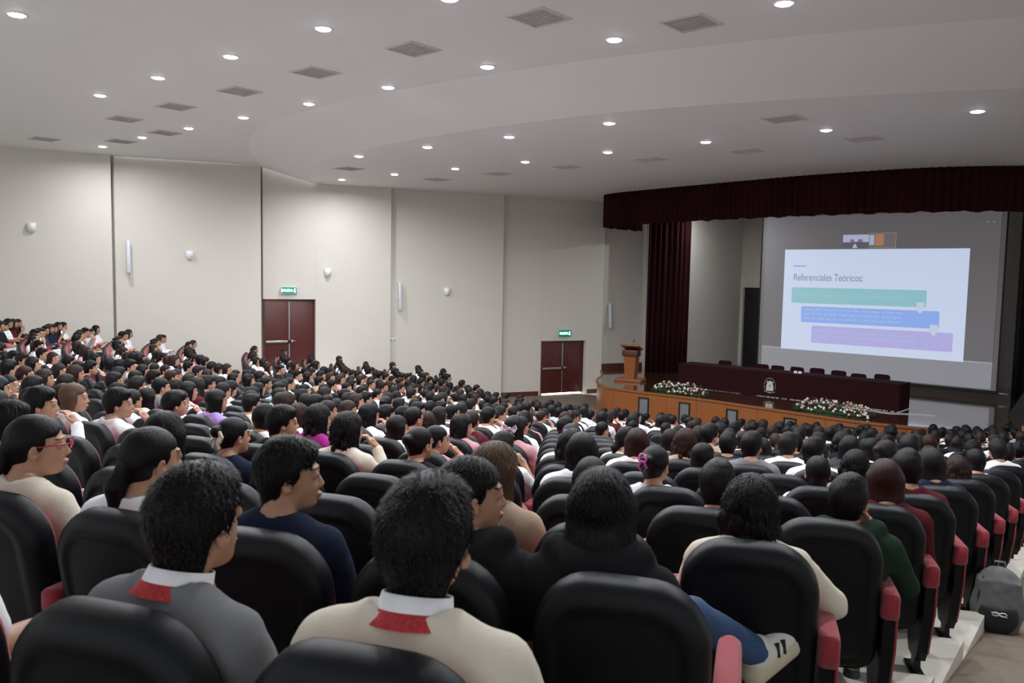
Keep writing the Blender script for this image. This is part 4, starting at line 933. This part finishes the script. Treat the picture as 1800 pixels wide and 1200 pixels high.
# ---- who sits where (row from the camera, seat from the right aisle)
D = dict
HERO = {
    (0, 0): D(pose='arms', yaw='a', long=True, col='cream', hair='short', collar=1, s=1.04, dz=-.045, dx=.02, dy=.03, lab='person in cream sweater with white collar and red embroidered band, from behind'),
    (0, 1): D(pose='lap', yaw='a', long=True, col='grey', hair='short', collar=1, dy=.03, turn=-.15, lab='person in grey sweater with white collar and thin red band, from behind'),
    (0, 2): D(pose='arms', yaw='b', dx=-.30, long=False, col='white', hair='short', lab='person in white short-sleeved shirt at the left edge of the nearest row'),
    (1, 0): D(dx=-.10, pose='lap', yaw='a', long=True, col='black', hair='bob', hood=True, pants='blue', cross=1, lab='person with long straight black hair, black hoodie and blue jeans by the aisle'),
    (1, 1): D(dx=.04, pose='lap', yaw='e', long=True, col='black', hair='crop', hood=True, lab='person in dark hoodie, short hair, head turned right beside the cream sweater'),
    (1, 2): D(dx=-.06, pose='lap', yaw='e', long=True, col='navy', hair='short', lab='person in navy top with short black hair looking right'),
    (1, 3): D(dx=-.09, pose='lap', yaw='b', long=True, col='white', hair='ponytail', lab='person with tied black hair and white top behind the grey sweater'),
    (1, 4): D(dx=-.10, pose='lap', yaw='d', long=True, col='cream', hair='ponytail', extra='glasses', lab='person in cream blouse with red glasses and pearl hair clip'),
    (2, 0): D(pose='lean', yaw='a', long=True, col='cream', hair='wavy', s=.96, lab='person with loose black hair and cream jacket, elbow on the aisle armrest'),
    (2, 2): D(dx=.06, pose='lap', yaw='b', long=True, col='beige', hair='long', hc='brown', turn=-.1, lab='person with very long brown hair and beige sweater'),
    (2, 5): D(pose='lap', yaw='c', long=True, col='black', hair='long', lab='person with long black hair, hand on the chair top, left foreground'),
    (3, 0): D(dx=.12, dz=-.06, pose='chin', yaw='b', long=True, col='green', hair='short', s=.97, lab='person in dark green hoodie with hand at the face by the aisle', hood=True),
    (3, 1): D(dx=.07, dz=-.04, pose='lap', yaw='a', long=True, col='black', hair='short', s=.97, lab='person with short dark hair beside the loose-haired person in cream'),
    (3, 2): D(pose='lap', yaw='a', long=True, col='white', hair='long', s=.93, lab='person with centre-parted long hair in front of the black hoodie'),
    (3, 6): D(pose='lap', yaw='b', long=True, col='navy', hair='bun', extra='bow', s=.96, lab='person with cream bow in tied black hair and dark top'),
    (3, 7): D(pose='lap', yaw='a', long=True, col='grey', hair='long', s=.95, lab='person with long black hair and grey knit over the next chair'),
    (3, 9): D(dx=-.06, pose='chin', yaw='d', long=True, col='white', hair='short', lab='person with short black hair, white shirt, hand on chin, left side'),
    (4, 0): D(dx=.07, dz=-.05, pose='lap', yaw='a', long=True, col='maroon', hair='long', hc='reddish brown', lab='person with long dark reddish hair by the aisle'),
    (4, 2): D(dx=-.10, dz=-.04, pose='lap', yaw='b', long=True, col='white', hair='bun', extra='clip', s=.98, lab='person with black updo held by a pink claw clip'),
    (4, 3): D(pose='lap', yaw='a', long=True, col='white', hair='long', lab='person with long black hair left of the pink claw clip'),
    (4, 5): D(pose='lap', yaw='b', long=True, col='black', hair='bun', s=.96, lab='person with low black bun, dark top and earrings, centre'),
    (4, 6): D(pose='chin', yaw='b', long=True, col='cream', hair='wavy', lab='person with curly dark hair and ribbed cream sweater, hand raised'),
    (4, 7): D(pose='lap', yaw='d', long=True, col='black', hair='short', lab='person in black with short hair, profile, left of the curly hair'),
    (4, 10): D(pose='chin', yaw='d', long=False, col='white', hair='short', lab='person in white polo shirt with one arm raised, left side'),
    (4, 11): D(pose='lap', yaw='d', long=False, col='white', hair='long', hc='brown', lab='person with straight brown hair and white shirt, left side'),
    (5, 0): D(pose='lap', yaw='a', long=True, col='maroon', hair='short', lab='person in maroon sweater with white collar by the aisle'),
    (5, 1): D(pose='lap', yaw='a', long=True, col='white', hair='crop', s=.94, lab='person with close-cropped dark hair one seat in from the aisle'),
    (5, 6): D(pose='chin', yaw='d', long=True, col='pink', hair='bun', s=.94, lab='person in dusty pink sweater leaning on a hand, centre'),
    (5, 8): D(pose='lap', yaw='b', long=True, col='magenta', hair='wavy', lab='person with long wavy hair and magenta patterned top'),
    (6, 4): D(pose='lap', yaw='a', long=True, col='white', hair='long', hc='reddish brown', lab='person with long reddish-brown hair, centre right'),
    (7, 7): D(pose='lap', yaw='a', long=True, col='pink', hair='long', extra='bow', exm='blueprint', lab='person wearing a large patterned hair bow, centre'),
    (7, 9): D(pose='lap', yaw='b', long=True, col='magenta', hair='ponytail', lab='person in magenta top with tied hair, centre'),
    (6, 12): D(pose='lap', yaw='b', long=False, col='lilac', hair='long', lab='person in lilac shirt with long dark hair, left of centre'),
    (6, 5): D(pose='lap', yaw='a', long=True, col='white', hair='bun', extra='clip', lab='person with a small bright scrunchie in black hair'),
    (8, 1): D(pose='lap', yaw='b', long=False, col='white', hair='short', s=1.04, lab='broad person in white shirt near the right aisle, short black hair'),
}
EMPTY = {(2, 1), (2, 3), (2, 4), (2, 6), (3, 3), (3, 4), (3, 5), (3, 8), (4, 1), (4, 4), (4, 8), (4, 9), (5, 2), (5, 3), (5, 7), (5, 10), (6, 6), (6, 7), (7, 6), (8, 6), (8, 7), (9, 7), (9, 8), (5, 13), (6, 16), (10, 7), (12, 9), (12, 10)}
rnd = random.Random(7)
SEATS = []
for k, seats in ROWS:
    for (j, th, q) in seats:
        d = Vector((q[0], q[1], fz(k) + 1.1 - EYE)); zf = d.dot(fw)
        if zf < .6: continue
        px = 900 + 1440 * d.dot(rt) / zf; r_ = 1440 * .25 / zf
        if px < -r_ * 2.2 or px > 1800 + r_ * 2.2: continue
        if apron_dist(q) < 1.7: continue
        fromleft = len(seats) - 1 - j
        occ = (k, j) in HERO or ((k, j) not in EMPTY and rnd.random() < (.90 if k > 9 or fromleft < 6 else .84))
        SEATS.append([zf * (.62 if fromleft < 4 else 1.0), k, j, th, q, occ, fromleft])
SEATS.sort(key=lambda s: s[0])
GP = ['seated people in the near rows', 'seated people in the middle rows', 'seated people in the front rows']
HAIRTXT = {'short': 'short %s hair', 'crop': 'cropped %s hair', 'bun': '%s bun', 'ponytail': '%s ponytail', 'bob': '%s bobbed hair', 'long': 'long %s hair', 'wavy': 'wavy %s hair'}
poses = [('lap', 'a'), ('lap', 'b'), ('lap', 'c'), ('arms', 'b'), ('fold', 'a'), ('chin', 'b'), ('fold', 'd'), ('lap', 'd')]
def rspec(k, j, rnd):
    girl = rnd.random() < .52; p, y = rnd.choice(poses)
    hk = rnd.choice(['long', 'long', 'wavy', 'bun', 'ponytail', 'bob']) if girl else rnd.choice(['short', 'short', 'short', 'crop'])
    col = rnd.choice(['white'] * 9 + ['black', 'black', 'dark grey', 'navy', 'maroon', 'grey', 'cream', 'beige', 'pale blue', 'pink'])
    hc = rnd.choice(['black'] * 6 + ['soft black'] * 4 + ['dark brown'] * 3 + ['reddish brown']) if girl else rnd.choice(['black', 'black', 'soft black'])
    return dict(pose=p, yaw=y, long=rnd.random() < .45, col=col, hair=hk, hc=hc, pants=rnd.choice(['white', 'white', 'black', 'blue']), s=rnd.uniform(.93, 1.02), turn=rnd.uniform(-.12, .12))
HCT = {'black': 'black', 'soft black': 'black', 'dark brown': 'dark brown', 'reddish brown': 'reddish', 'brown': 'brown'}
def place(k, j, fl): return '%s row from camera, %s from %s' % (ordw(k), ordw(min(j, fl)), 'aisle' if j <= fl else 'left wall')
def grp_of(k): return 'in the near rows' if k < 5 else 'in the middle rows' if k < 13 else 'in the rows nearest the stage'
restP = []; restC = []; nP = nC = 0
for zf, k, j, th, q, occ, fl in SEATS:
    sp = HERO.get((k, j)) or rspec(k, j, rnd)
    pl = place(k, j, fl)
    if nC < 300:
        chair(k, j, th, q, occ, ('charcoal and crimson chair, %s, ' % ('occupied' if occ else 'empty')) + pl, 'auditorium chairs ' + grp_of(k), (j == 0), 0.0); nC += 1
    else: restC.append((k, j, th, q, occ))
    if occ:
        if nP < 300:
            lab = sp.get('lab') or 'person, ' + (HAIRTXT[sp['hair']] % HCT[sp['hc']]) + ', ' + sp['col'] + ' top, ' + pl
            person(k, th, q, sp, lab, 'seated people ' + grp_of(k)); nP += 1
        else: restP.append((k, j, th, q, sp))
# ---- beyond the nearest 300: one joined crowd and one joined block of chairs
def lowpoly(me, ratio):
    o_ = bpy.data.objects.new('t', me); COL.objects.link(o_); md = o_.modifiers.new('d', 'DECIMATE'); md.ratio = ratio
    dg = bpy.context.evaluated_depsgraph_get(); r = bpy.data.meshes.new_from_object(o_.evaluated_get(dg)); bpy.data.objects.remove(o_); return arr(r)
def arr(me):
    me.calc_loop_triangles(); V = np.empty(len(me.vertices) * 3, np.float32); me.vertices.foreach_get('co', V); T_ = np.empty(len(me.loop_triangles) * 3, np.int32); me.loop_triangles.foreach_get('vertices', T_)
    return V.reshape(-1, 3), T_.reshape(-1, 3)
LP = {}
def lp(key, me, ratio):
    if key not in LP: LP[key] = lowpoly(me, ratio)
    return LP[key]
def joined(name, items, **kw):
    """items: (verts, tris, 4x4, material)"""
    VV = []; TT = []; MI = []; mats = []; off = 0
    for (V, T_), Mx, m_ in items:
        if m_ not in mats: mats.append(m_)
        Mx = np.array(Mx); VV.append(V @ Mx[:3, :3].T + Mx[:3, 3]); TT.append(T_ + off); off += len(V); MI += [mats.index(m_)] * len(T_)
    return link(name, mesh_np(name, np.concatenate(VV), np.concatenate(TT), mats, True, MI), **kw)
it = []
for k, j, th, q, sp in restP:
    loc, rz = seat_frame(k, th, q); Mx = Matrix.Translation(loc) @ Matrix.Rotation(rz + sp.get('turn', 0), 4, 'Z') @ Matrix.Translation((0, .06, 0)) @ Matrix.Scale(sp['s'], 4)
    it.append((lp(('b', sp['pose'], sp['yaw']), body(sp['pose'], sp['yaw']), .07), Mx, MT['skin']))
    it.append((lp(('s', sp['pose'], sp['long']), shirt(sp['pose'], sp['long']), .12), Mx, CL[sp['col']]))
    it.append((lp('pants', PANT, .1), Mx, PANTS[sp['pants']]))
    Hm = Mx @ Matrix.Translation(Vector(headc())) @ Matrix(rot3(YAW[sp['yaw']])).to_4x4(); it.append((lp(('h', sp['hair']), hair(sp['hair']), .10), Hm, HAIR[sp['hc']]))
if it:
    o = joined('seated_crowd', it); o['kind'] = 'stuff'; tag(o, 'dense crowd of seated people in the far rows before the stage', 'crowd')
it = []
for k, j, th, q, occ in restC:
    loc, rz = seat_frame(k, th, q); Mx = Matrix.Translation(loc) @ Matrix.Rotation(rz, 4, 'Z')
    for nm, m_ in (('shell', MT['shell']), ('cush', MT['red']), ('seat' if occ else 'seatup', MT['red'])): it.append((lp(nm, CM[nm], .35), Mx, m_))
    A_ = Mx @ Matrix.Translation((.2775, 0, 0))
    for nm, m_ in (('pad', MT['red']), ('sup', MT['shell'])): it.append((lp(nm, CM[nm], .5), A_, m_))
if it:
    o = joined('auditorium_seating', it); o['kind'] = 'stuff'; tag(o, 'rows of charcoal and crimson chairs under the far crowd', 'chairs')
print('persons', nP, 'rest', len(restP), 'chairs', nC, 'rest', len(restC), 'time', time.time() - _t)

# ---- backpack on the aisle, leaning on the tier
T = thing('backpack', 'grey backpack with black front pocket standing on the aisle carpet beside the chairs', 'backpack', (3.46, 5.62, 0), math.radians(-25))
rr_ = math.hypot(3.46 - C0[0], 5.62 - C0[1]); T.location.z = cone_z(rr_) - .01
v = Vol(axis([(-.22, .22, .010)]), axis([(-.16, .16, .010)]), axis([(-.02, .52, .010)]))
v.box((0, 0, .20), (.13, .075, .18), .01, 'u'); v.ell((0, .0, .18), (.17, .115, .22), .03); v.ell((0, .01, .34), (.135, .095, .13), .04); v.box((0, 0, -.06), (.3, .3, .065), .01, 's'); v.ripple(.002, 35, 3)
MT['bag'] = mat('grey_canvas', (.13, .135, .135), .9, noise=.12, scale=120, bump=.3, bscale=400)
link('bag_body', v.mesh('bag_body', MT['bag']), T)
v = Vol(axis([(-.13, .13, .008)]), axis([(-.16, .0, .008)]), axis([(.02, .27, .008)])); v.ell((0, -.085, .14), (.125, .05, .13), .02); v.box((0, -.10, .23), (.2, .1, .02), .01, 's')
pk = link('front_pocket', v.mesh('front_pocket', MT['black']), T)
mb = MB()
for cx in (-.022, .022): mb.tube([(cx + .022 * math.cos(a), -.139, .175 + .013 * math.sin(a)) for a in np.linspace(0, 2 * PI, 13)], .0035, 5, False)
mb.tube([(-.05, -.138, .185), (.05, -.138, .160)], .003, 5); mb.build('white_logo', MT['white'], pk)
for sx in (-1, 1): MB().tube([(sx * .09, .095, .40), (sx * .10, .135, .28), (sx * .11, .11, .08)], .016, 8).build('shoulder_strap', MT['black'], T)
MB().tube([(-.035, .02, .455), (-.03, .02, .50), (.03, .02, .50), (.035, .02, .455)], .009, 8).build('carry_handle', MT['bag'], T)
MB().tube([(-.10, -.05, .40), (-.125, -.075, .28), (-.13, -.07, .12)], .007, 6).build('zip', MT['black'], T)
